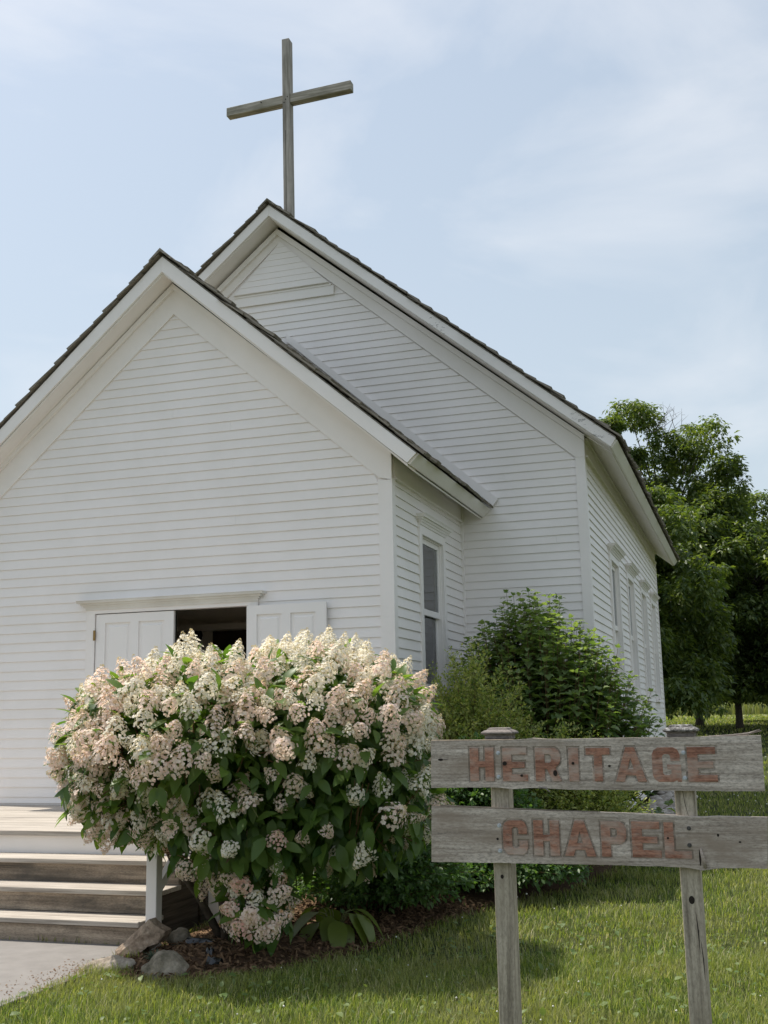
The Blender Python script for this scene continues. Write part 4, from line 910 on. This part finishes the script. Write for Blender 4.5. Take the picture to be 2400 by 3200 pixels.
for k_ in range(13):
    a = random.uniform(math.pi * 1.0, math.pi * 2.0); L = np.array([.20 + .24 * math.cos(a) * random.uniform(.5, 1.1), -.48 + .24 * math.sin(a), random.uniform(.24, .62)]); p = to_world(L[None])[0] - HB
    ax = Vector(er * math.cos(a) + ef_ * math.sin(a)) + Vector((0, 0, .35)); mw_ = Matrix.Translation(Vector(p)) @ ax.to_track_quat('Z', 'X').to_matrix().to_4x4() @ Matrix.Scale(random.uniform(.55, .8), 4)
    HM_.insert(0, (random.choice((4, 5, 6, 7, 8, 9)), mw_))
for q, mw_ in HM_[:300]: link('blossom_head', HEADS[q], hyd, mw_)
if len(HM_) > 300:                                        # the hidden rear of the bush
    m = MB()
    for q, mw_ in HM_[300:]:
        me = HEADS[q]; A_ = np.array(mw_); co = np.zeros(len(me.vertices) * 3); me.vertices.foreach_get('co', co); co = co.reshape(-1, 3) @ A_[:3, :3].T + A_[:3, 3]
        b0 = len(m.v); m.v += [tuple(p) for p in co]; off_ = {0: 0, 1: 1, 2: 2}[q // 4]
        for pl in me.polygons: m.f.append(tuple(b0 + v for v in pl.vertices)); m.m.append((off_, 3, 4)[pl.material_index])
    o = m.build('blossoms', M_PETAL + [M_FERT, M_STEMG], hyd, local=True, fix=False); o['kind'] = 'stuff'
# leaves
hv, hf = ovate(0.155, 0.076, 5, 0.25, 0.30)
lp, lnrm = lobe_pts(8500, 0.45, 1.05); lw = to_world(lp); lwn = lnrm[:, :1] * er + lnrm[:, 1:2] * ef_ + lnrm[:, 2:] * [0, 0, 1]
nl = len(lp); dirs = lwn * 0.8 + unit(nl) * 0.75 + np.array([0, 0, -0.35]); Rl = frames(dirs, lwn * 0.6 + np.array([0, 0, 0.9]) + unit(nl) * 0.35) * rng.uniform(0.65, 1.2, (nl, 1, 1))
d_cam = np.linalg.norm(lw - np.array(CAM), axis=1) - 2.0 * (np.linalg.norm((lp - lp.mean(0)), axis=1) > 0) * (lnrm @ np.array([0, -1, 0.2])) * 0.4
leaf_objs('leaf', hv, hf, Rl, lw, M_HLEAF, hyd, 300, d_cam)
# stems
stm = MB()
for i in range(9):
    a = random.uniform(0, 6.28); b0 = Vector(HB) + Vector((math.cos(a) * .10, math.sin(a) * .08, -0.04)); L = LOB[i % 8]
    tgt = Vector(to_world(np.array([L[:3]]))[0]); mid = b0.lerp(tgt, .5) + Vector((random.uniform(-.1, .1), random.uniform(-.1, .1), -.05))
    br = MB().tube([b0, b0.lerp(mid, .5) + Vector((0, 0, .05)), mid, tgt], [.034, .028, .02, .010], 8); br.build('stem', M_BARK, hyd, smooth=True)
tw = MB()
for i in range(260):
    j = rng.integers(len(hw)); p1 = Vector(hw[j]); p0 = p1 - Vector(hn[j]) * random.uniform(.25, .5) - Vector((0, 0, random.uniform(.1, .3))); tw.tube([p0, p0.lerp(p1, .6) + Vector((0, 0, .01)), p1], [.006, .0045, .003], 5)
o = tw.build('twigs', M_STEM, hyd, fix=False); o['kind'] = 'stuff'

# ------------------------------------------------------------------ viburnum
VB = np.array([4.06, 1.95, 0.05])
vib = thing('viburnum_shrub', 'tall green shrub with lobed leaves growing against the chapel corner', 'shrub', tuple(VB))
vv, vf = lobed(0.132, 0.132)
LP, LD, LZ, LS = [], [], [], []
vs_m = MB()
for i in range(380):
    az = rng.uniform(0, 2 * np.pi); f = math.sqrt(rng.uniform(0, 1)); tx = (1.42 if math.cos(az) > 0 else 1.22) * f * math.cos(az); ty = 1.05 * f * math.sin(az)
    top = 3.02 - 1.15 * (f ** 3) * rng.uniform(.7, 1.3) - 0.52 * max(0, tx) + rng.uniform(-.30, .06) + (rng.uniform(.05, .30) if rng.random() < .22 else 0)
    tip = np.array([VB[0] + tx * 1.0, min(VB[1] + ty, 3.12) if VB[0] + tx < 4.7 else VB[1] + ty, max(top, .55)]); tip[0] = max(tip[0], 2.9)
    b0 = VB + np.array([tx * .12, ty * .12, 0]); mid = b0 * .5 + tip * .5 + np.array([tx * .22, ty * .22, .12]); mid[0] = max(mid[0], 2.9)
    Lc = np.linalg.norm(tip - b0); n_n = int(Lc / 0.085)
    pth = [b0 * (1 - t) ** 2 + mid * 2 * t * (1 - t) + tip * t * t for t in np.linspace(0, 1, 7)]
    vs_m.tube(pth, [.009, .008, .007, .006, .005, .004, .002], 5)
    for q in range(n_n + 1):
        t = q / n_n
        if t < 0.25 and rng.random() < .5: continue
        c = b0 * (1 - t) ** 2 + mid * 2 * t * (1 - t) + tip * t * t; a0 = q * math.pi / 2 + rng.uniform(-.3, .3)
        size = 1.05 if t < .8 else 1.05 - 2.4 * (t - .8)
        for e in (0, math.pi):
            d = np.array([math.cos(a0 + e), math.sin(a0 + e), 0.10 + .5 * (t > .93) - 0.15]); LP.append(c + d * 0.03); LD.append(d + rng.normal(size=3) * .15 + np.array([0, 0, -.15])); LS.append(size * rng.uniform(.75, 1.15))
    LP.append(tip); LD.append(np.array([rng.normal() * .4, rng.normal() * .4, .8])); LS.append(.5)
LP, LD, LS = np.array(LP), np.array(LD), np.array(LS)
Rv = frames(LD, np.tile([0, 0, 1.0], (len(LP), 1)) + unit(len(LP)) * .35) * LS[:, None, None]
o = vs_m.build('stems', M_STEM, vib, fix=False); o['kind'] = 'stuff'
front_key = np.linalg.norm(LP - np.array(CAM), axis=1) - 0.5 * (LP[:, 2] - 1.0) - rng.uniform(0, .6, len(LP))
leaf_objs('leaf', vv, vf, Rv, LP, M_VLEAF, vib, 300, front_key)

# ------------------------------------------------------------------ small-leaved shrubs
sv = [(0, 0, 0), (.5, -.28, .05), (1, 0, -.06), (.5, .28, .05)]; sf = [(0, 1, 2), (0, 2, 3)]
def twiggy(name, label, base, rad, h, n_tw, L_leaf, gap, mat_, droop=0.0, cat='shrub'):
    t = thing(name, label, cat, tuple(base)); base = np.array(base); st_ = MB(); P_, D_, S_ = [], [], []
    for i in range(n_tw):
        az = rng.uniform(0, 2 * np.pi); f = rng.uniform(0, 1) ** .6; tx, ty = rad[0] * f * math.cos(az), rad[1] * f * math.sin(az)
        top = h * math.sqrt(max(0.03, 1 - f ** 2 * .92)) * (rng.uniform(.66, 1.02) if rng.random() < .8 else rng.uniform(1.0, 1.22)) if droop == 0 else h * (1 - f * droop) * rng.uniform(.5, 1.0)
        tip = base + np.array([tx, ty, max(top, .10)]); mid = base + np.array([tx * .45, ty * .45, top * (.75 if droop == 0 else 1.05)])
        t0 = rng.uniform(.25, .55); nn = int((1 - t0) * np.linalg.norm(tip - base) / gap) + 2
        pth = [base * (1 - s) ** 2 + mid * 2 * s * (1 - s) + tip * s * s for s in np.linspace(t0 * .6, 1, 5)]
        if i % 2 == 0: st_.tube(pth, [.005, .004, .003, .002, .001], 4)
        dirv = (pth[-1] - pth[-2]); dirv /= np.linalg.norm(dirv)
        side = 1
        for q in range(nn):
            s = t0 + (1 - t0) * q / nn; c = base * (1 - s) ** 2 + mid * 2 * s * (1 - s) + tip * s * s
            for _ in range(2):
                o_ = rng.normal(size=3); o_ /= np.linalg.norm(o_); P_.append(c + o_ * rng.uniform(0, .05)); D_.append(dirv * .5 + o_ * .9 + np.array([0, 0, .15 if droop == 0 else -.3])); S_.append(L_leaf * rng.uniform(.6, 1.25))
    P_, D_, S_ = np.array(P_), np.array(D_), np.array(S_); okz = P_[:, 2] > 0.04; P_, D_, S_ = P_[okz], D_[okz], S_[okz]
    Rm = frames(D_, np.tile([0, 0, 1.0], (len(P_), 1)) + unit(len(P_)) * .6) * S_[:, None, None]
    o = scatter('foliage', sv, sf, Rm, P_, mat_, t); o['kind'] = 'stuff'
    o = st_.build('stems', M_STEM, t, fix=False); o['kind'] = 'stuff'
    return t
twiggy('spirea_shrub', 'feathery yellow green shrub with tiny leaves beside the hydrangea', (3.62, .05, .03), (.98, .85, 0), 2.05, 900, .042, .032, M_SLEAF)
twiggy('spirea_shrub', 'low yellow green shrub seen between the two sign boards', (4.45, .35, .03), (1.05, .9, 0), 1.35, 900, .042, .032, M_SLEAF)
twiggy('cotoneaster_shrub', 'dark arching shrub whose branches hang onto the grass behind the sign', (3.78, -.80, .03), (1.15, .95, 0), 1.62, 1150, .052, .030, M_CLEAF, droop=.82)
twiggy('cotoneaster_shrub', 'dark shrub under the right flank of the hydrangea', (3.30, -2.25, .03), (.88, .90, 0), 1.55, 850, .052, .032, M_CLEAF, droop=.75)

# ------------------------------------------------------------------ hosta
hos = thing('hosta_plant', 'broad leaved yellow green hosta in shade under the hydrangea', 'plant', (3.27, -3.30, 0.06))
ov, of = ovate(0.235, 0.125, 6, 0.22, 0.55)
ome = MB(); ome.add(ov, of); ome = ome.mesh('leaf', M_HOSTA, smooth=True)
for i in range(15):
    a = -math.pi / 2 + (i - 7) * 0.37 + random.uniform(-.15, .15); out = random.uniform(.10, .20); zz = random.uniform(.10, .22)
    d = np.array([[math.cos(a), math.sin(a), random.uniform(-.75, -.1)]]); Rm = frames(d, np.array([[0, 0, 1.0]]))[0] * random.uniform(.9, 1.35)
    link('leaf', ome, hos, mat4(Rm, np.array([math.cos(a) * out, math.sin(a) * out, zz])))
    MB().tube([(3.27, -3.30, .05), (3.27 + math.cos(a) * out * .6, -3.30 + math.sin(a) * out * .6, .06 + zz * .9), (3.27 + math.cos(a) * out, -3.30 + math.sin(a) * out, .06 + zz)], [.006, .005, .004], 5).build('stalk', M_STEMG, hos)

# ------------------------------------------------------------------ river stones by the wall
rb = MB().add([(4.54, 6.0, .012), (5.25, 6.2, .012), (5.35, 9.5, .012), (5.15, 13.5, .03), (4.54, 14.5, .05)], [(0, 1, 2, 3, 4)])
rockbed = tag(rb.build('stone_bed', M_MULCH), kind='structure')
STM = []
for s in range(6):
    bm = bmesh.new(); bmesh.ops.create_icosphere(bm, subdivisions=2, radius=1)
    for v in bm.verts: v.co *= 1 + .28 * mnoise.noise(v.co * 1.2 + Vector((s * 7.1, 0, 0)))
    me = bpy.data.meshes.new('stone'); bm.to_mesh(me); bm.free(); me.materials.append(M_STONE); me.polygons.foreach_set('use_smooth', [True] * len(me.polygons)); STM.append(me)
cnt = 0
for tr_ in range(3000):
    x, y = random.uniform(4.58, 5.25), random.uniform(6.8, 12.8)
    if cnt >= 290: break
    r = random.uniform(.045, .095); xe_ = 5.28 - max(0, y - 9.5) * .03
    if x > xe_: continue
    o = link('stone', STM[random.randrange(6)], rockbed); o.location = (x, y, .02 + r * .45 + random.uniform(0, .05) + float(terrain(x, y))); o.rotation_euler = (random.uniform(-.4, .4), random.uniform(-.4, .4), random.uniform(0, 6.28)); o.scale = (r * 1.25, r, r * .75); cnt += 1

# ------------------------------------------------------------------ lawn
f_h, r_h = np.array([-.3065, .9519]), np.array([.9519, .3065])
def grass(n, d0, d1, lat_k, h0, h1, w):
    d = np.sqrt(rng.uniform(d0 * d0, d1 * d1, n)); lat = rng.uniform(-lat_k, lat_k, n) * d
    xy = np.array([CAM.x, CAM.y]) + d[:, None] * f_h + lat[:, None] * r_h; x, y = xy[:, 0], xy[:, 1]
    keep = ~(in_poly(x, y, PATH) & (edge_dist(x, y, PATH) > 0.05)) & ~(in_poly(x, y, BED) & (edge_dist(x, y, BED) > 0.06 + 0.05 * rng.random(n)))
    keep &= ~((x > -4.6) & (x < 4.58) & (y > -.1) & (y < 15.3)) & ~((x < 2.0) & (y > -3.75) & (y < 0.2)) & ~((x > 4.5) & (x < 5.22) & (y > 6.2) & (y < 13.5))
    x, y, d = x[keep], y[keep], d[keep]; m = len(x)
    tuf = np.array([mnoise.noise(Vector((a * 1.3, b_ * 1.3, 0))) for a, b_ in zip(x, y)]) if m < 120000 else np.zeros(m)
    h = rng.uniform(h0, h1, m) * (1 + .55 * tuf); az = rng.uniform(0, 2 * np.pi, m); ln_ = rng.uniform(.1, .9, m)
    wv = w * rng.uniform(.7, 1.4, m)
    Rm = np.zeros((m, 3, 3)); ca, sa = np.cos(az), np.sin(az)
    Rm[:, 0, 0] = ca * h * ln_; Rm[:, 1, 0] = sa * h * ln_; Rm[:, 0, 1] = -sa * wv; Rm[:, 1, 1] = ca * wv; Rm[:, 2, 2] = h
    return Rm, np.column_stack([x, y, terrain(x, y) - .004])
parts = [grass(125000, 4.6, 8.2, .46, .030, .085, .0036), grass(72000, 8.2, 13, .44, .032, .085, .0058), grass(46000, 13, 26, .42, .05, .10, .013), grass(52000, 26, 62, .42, .06, .12, .035), grass(22000, 62, 100, .42, .10, .20, .12)]
gv = [(0, -.5, 0), (0, .5, 0), (.35, -.38, .62), (.35, .38, .62), (1.0, 0, .92)]; gf = [(0, 1, 3), (0, 3, 2), (2, 3, 4)]
lawn = scatter('lawn_grass', gv, gf, np.concatenate([p[0] for p in parts]), np.concatenate([p[1] for p in parts]), M_GRASS)
tag(lawn, 'short mown lawn grass around the sign and chapel', 'grass', kind='stuff')
# white clover heads, broad weed leaves
def dots(n, d0, d1, zlo, zhi, r0, r1):
    d = np.sqrt(rng.uniform(d0 * d0, d1 * d1, n)); lat = rng.uniform(-.36, .38, n) * d; xy = np.array([CAM.x, CAM.y]) + d[:, None] * f_h + lat[:, None] * r_h
    k_ = ~in_poly(xy[:, 0], xy[:, 1], PATH) & ~in_poly(xy[:, 0], xy[:, 1], BED) & ~((xy[:, 0] < 5.3) & (xy[:, 1] > -.1) & (xy[:, 1] < 15.4)) & ~((xy[:, 0] < 2) & (xy[:, 1] > -3.8)); xy = xy[k_]; m = len(xy)
    return np.column_stack([xy, terrain(xy[:, 0], xy[:, 1]) + rng.uniform(zlo, zhi, m)]), rng.uniform(r0, r1, m)
octv = [(1, 0, 0), (-1, 0, 0), (0, 1, 0), (0, -1, 0), (0, 0, 1), (0, 0, -1)]; octf = [(0, 2, 4), (2, 1, 4), (1, 3, 4), (3, 0, 4), (2, 0, 5), (1, 2, 5), (3, 1, 5), (0, 3, 5)]
Pa, Ra = dots(60, 5, 10, .05, .09, .0045, .0075); Pb, Rb = dots(420, 10, 32, .07, .11, .009, .015)
Pc, Rc = np.vstack([Pa, Pb]), np.concatenate([Ra, Rb])
tag(scatter('clover_blossoms', octv, octf, np.eye(3)[None] * Rc[:, None, None], Pc, M_CLOVER), 'scattered white clover heads dotted over the lawn', 'clover', kind='stuff')
M_WEED = leaf('weed_leaf', (0.09, 0.15, 0.04), (0.19, 0.24, 0.09), .3, .5, (1.5, 1.6, .7), .35)
Pw, _ = dots(1500, 4.8, 9.5, .02, .07, .02, .03); wv_, wf_ = ovate(0.05, 0.034, 3, .2, .3); nW = len(Pw)
dW = unit(nW) * [1, 1, .3]; tag(scatter('lawn_weeds', wv_, tri(wf_), frames(dW, np.tile([0, 0, 1.], (nW, 1)) + unit(nW) * .4) * rng.uniform(.5, 1.2, (nW, 1, 1)), Pw, M_WEED), 'broad leaved weeds mixed into the lawn', 'weeds', kind='stuff')

# ------------------------------------------------------------------ trees
oakv, oakf = [], []
random.seed(5)
for i in range(11):
    a = i * 2.4 + random.uniform(-.4, .4); L = random.uniform(.17, .27); W = L * .42; rr = random.uniform(.02, .17); b0 = Vector((rr * math.cos(a), rr * math.sin(a), random.uniform(-.08, .08)))
    d = Vector((math.cos(a), math.sin(a), random.uniform(-1.3, -.15))).normalized(); s_ = d.cross(Vector((0, 0, 1))).normalized() * W / 2; up_ = s_.cross(d).normalized()
    k_ = len(oakv); oakv += [tuple(b0), tuple(b0 + d * L * .5 - s_ + up_ * .015), tuple(b0 + d * L - Vector((0, 0, .02))), tuple(b0 + d * L * .5 + s_ + up_ * .015)]; oakf += [(k_, k_ + 1, k_ + 2), (k_, k_ + 2, k_ + 3)]
def tree(label, base, trunk_r, trunk_h, crown_c, crown_r, n_clump, extra_clumps=(), spray=92, clump_r=.95, lean=(0, 0)):
    bz = float(terrain(base[0], base[1])); b0 = np.array([base[0], base[1], bz]); cc = np.array(crown_c); cr = np.array(crown_r)
    t = thing('tree', label, 'tree', tuple(b0), group='trees on the lawn behind the chapel')
    top = cc + np.array([0, 0, cr[2] * .45])
    pth = [b0 + np.array([0, 0, -.1]), b0 + np.array([0, 0, .25]), b0 + np.array([lean[0] * .3, lean[1] * .3, trunk_h]), b0 * .35 + top * .65, top]
    pth[3][2] = (trunk_h + bz + top[2]) / 2
    MB().tube(pth, [trunk_r * 1.7, trunk_r * 1.1, trunk_r * .95, trunk_r * .6, trunk_r * .2], 10).build('trunk', M_BARKG, t, smooth=True)
    u = unit(n_clump); u = np.sign(u) * np.abs(u) ** .65; u /= np.maximum(1.0, (np.abs(u) ** 3.2).sum(1, keepdims=True) ** (1 / 3.2)); f = rng.uniform(.25, 1.0, (n_clump, 1)) ** .5; cl = cc + u * f * cr * .95
    lowf = cl[:, 2] < cc[2] - cr[2] * .6
    if len(extra_clumps): cl = np.vstack([cl, np.array(extra_clumps)])
    lim = MB()
    for c in cl:
        hgt = np.clip(c[2] - 1.2 - .25 * np.linalg.norm(c[:2] - b0[:2]), bz + trunk_h * .8, top[2]); s0 = np.interp(hgt, [p[2] for p in pth], [p[0] for p in pth]), np.interp(hgt, [p[2] for p in pth], [p[1] for p in pth])
        a = Vector((s0[0], s0[1], hgt)); e = Vector(c); lim.tube([a, a.lerp(e, .55) + Vector((0, 0, .15)), e], [.045, .028, .010], 5)
    o = lim.build('limbs', M_BARKG, t, fix=False); o['kind'] = 'stuff'
    Ps = []
    for c in cl:
        r = clump_r * rng.uniform(.55, 1.45); q = unit(spray) * rng.uniform(.25, 1, (spray, 1)) ** .5 * r * [1, 1, rng.uniform(.6, 1.05)]; Ps.append(c + q)
    Ps = np.vstack(Ps); Ps = Ps[Ps[:, 2] > bz + 1.0]; m = len(Ps); az = rng.uniform(0, 2 * np.pi, m); tx = rng.normal(size=(m, 2)) * .35
    X_ = np.column_stack([np.cos(az), np.sin(az), tx[:, 0]]); Rm = frames(X_, np.column_stack([tx, np.ones(m)])) * rng.uniform(.7, 1.25, (m, 1, 1))
    scatter('crown', oakv, oakf, Rm, Ps, M_OAK, t)
    return t
EX = [(2.55, 33.8, 13.9), (3.04, 35.0, 14.0), (1.86, 32.65, 13.2), (3.9, 34.5, 12.6), (5.0, 34.85, 12.75), (5.5, 34.01, 12.6), (4.57, 35.88, 12.1), (6.25, 33.4, 11.3), (6.2, 33.68, 10.2), (5.5, 35.39, 10.9), (3.31, 34.52, 11.5), (4.67, 34.11, 10.4), (5.2, 34.51, 9.5), (3.86, 34.03, 9.7), (2.7, 33.15, 12.0), (3.34, 33.07, 8.29), (4.91, 33.58, 8.25), (4.09, 33.56, 7.02), (3.27, 33.53, 5.79), (4.26, 34.1, 4.52)]
tA = tree('tallest tree, its broken top with bare twigs above the chapel eave', (4.36, 37.0), .14, 2.4, (3.7, 34.6, 6.6), (3.3, 3.0, 4.9), 120, EX, clump_r=.85)
tw = MB()
for i in range(26):
    b0 = Vector(random.choice([(3.9, 34.5, 12.9), (3.4, 34.6, 13.2), (5.2, 34.6, 12.4), (4.3, 34.5, 12.6)])); d = Vector((random.uniform(-.6, 1.0), random.uniform(-.4, .4), random.uniform(.3, 1.0))).normalized(); L = random.uniform(.6, 1.5)
    m1 = b0 + d * L * .5 + Vector((random.uniform(-.1, .1), 0, random.uniform(-.1, .1))); e = b0 + d * L + Vector((random.uniform(-.2, .2), 0, .1)); tw.tube([b0, m1, e], [.018, .012, .004], 4)
    for q in range(3): tw.tube([m1.lerp(e, q / 3), m1.lerp(e, q / 3) + Vector((random.uniform(-.3, .4), random.uniform(-.2, .2), random.uniform(0, .35)))], [.008, .003], 3)
o = tw.build('bare_twigs', M_TWIG, tA, fix=False); o['kind'] = 'stuff'
tree('middle tree with the thicker visible trunk right of the chapel corner', (5.97, 34.4), .125, 2.0, (6.7, 34.0, 5.6), (4.5, 3.4, 3.5), 150, clump_r=.95)
tree('tree at the right edge rising above the sky gap', (7.59, 43.3), .16, 2.3, (8.7, 42.5, 6.9), (4.3, 3.8, 5.2), 150, clump_r=1.0)
tree('nearer tree mostly hidden behind the chapel with low hanging branches', (3.0, 27.0), .15, 2.0, (2.2, 27.0, 5.6), (3.6, 3.2, 3.9), 90, [(4.5, 25.2, 1.75), (4.3, 25.0, 2.3), (5.0, 26.0, 2.6)], clump_r=.8)
tree('slim tree farther back behind the middle trunks', (12.5, 55.0), .16, 2.3, (12.5, 55.0, 7.0), (4.2, 4.0, 4.6), 50, clump_r=1.1)

# ------------------------------------------------------------------ far field edge
rd = MB(); nn = 40
for i in range(nn):
    x0, x1 = -60 + 180 * i / nn, -60 + 180 * (i + 1) / nn
    rd.add([(x0, 72, float(terrain(0, 72)) + .03), (x1, 72, float(terrain(0, 72)) + .03), (x1, 75, float(terrain(0, 75)) + .03), (x0, 75, float(terrain(0, 75)) + .03)], [(0, 1, 2, 3)])
tag(rd.build('gravel_road', M_CONC), kind='structure')
n = 30000; P_ = np.column_stack([rng.uniform(-30, 70, n), rng.uniform(88, 112, n), np.zeros(n)]); P_[:, 2] = terrain(P_[:, 0], P_[:, 1]) - .05
h = rng.uniform(.7, 1.6, n); az = rng.uniform(0, 6.28, n); Rm = np.zeros((n, 3, 3)); ca, sa = np.cos(az), np.sin(az); Rm[:, 0, 0] = ca * h * .3; Rm[:, 1, 0] = sa * h * .3; Rm[:, 0, 1] = -sa * .12; Rm[:, 1, 1] = ca * .12; Rm[:, 2, 2] = h
M_TALL = leaf('tall_grass_blade', (0.13, 0.17, 0.05), (0.24, 0.25, 0.10), .35, .6, (1.4, 1.4, .7), .2)
tag(scatter('tall_grass', gv, gf, Rm, P_, M_TALL), 'strip of tall pale meadow grass beyond the mown lawn', 'grass', kind='stuff')
n = 9000; P_ = np.column_stack([rng.uniform(-140, 220, n), rng.uniform(170, 200, n), np.zeros(n)]); P_[:, 2] = terrain(P_[:, 0], P_[:, 1]) + rng.uniform(0, 1, n) ** .8 * (8 + 3 * np.sin(P_[:, 0] * .07) + 2 * np.sin(P_[:, 0] * .23))
az = rng.uniform(0, 6.28, n); X_ = np.column_stack([np.cos(az), np.sin(az), np.zeros(n)]); Rm = frames(X_, np.tile([0, 0, 1.], (n, 1)) + unit(n) * .3) * rng.uniform(5, 9, (n, 1, 1))
tag(scatter('treeline', oakv, oakf, Rm, P_, M_OAK), 'distant wood closing off the field at the horizon', 'wood', kind='stuff')
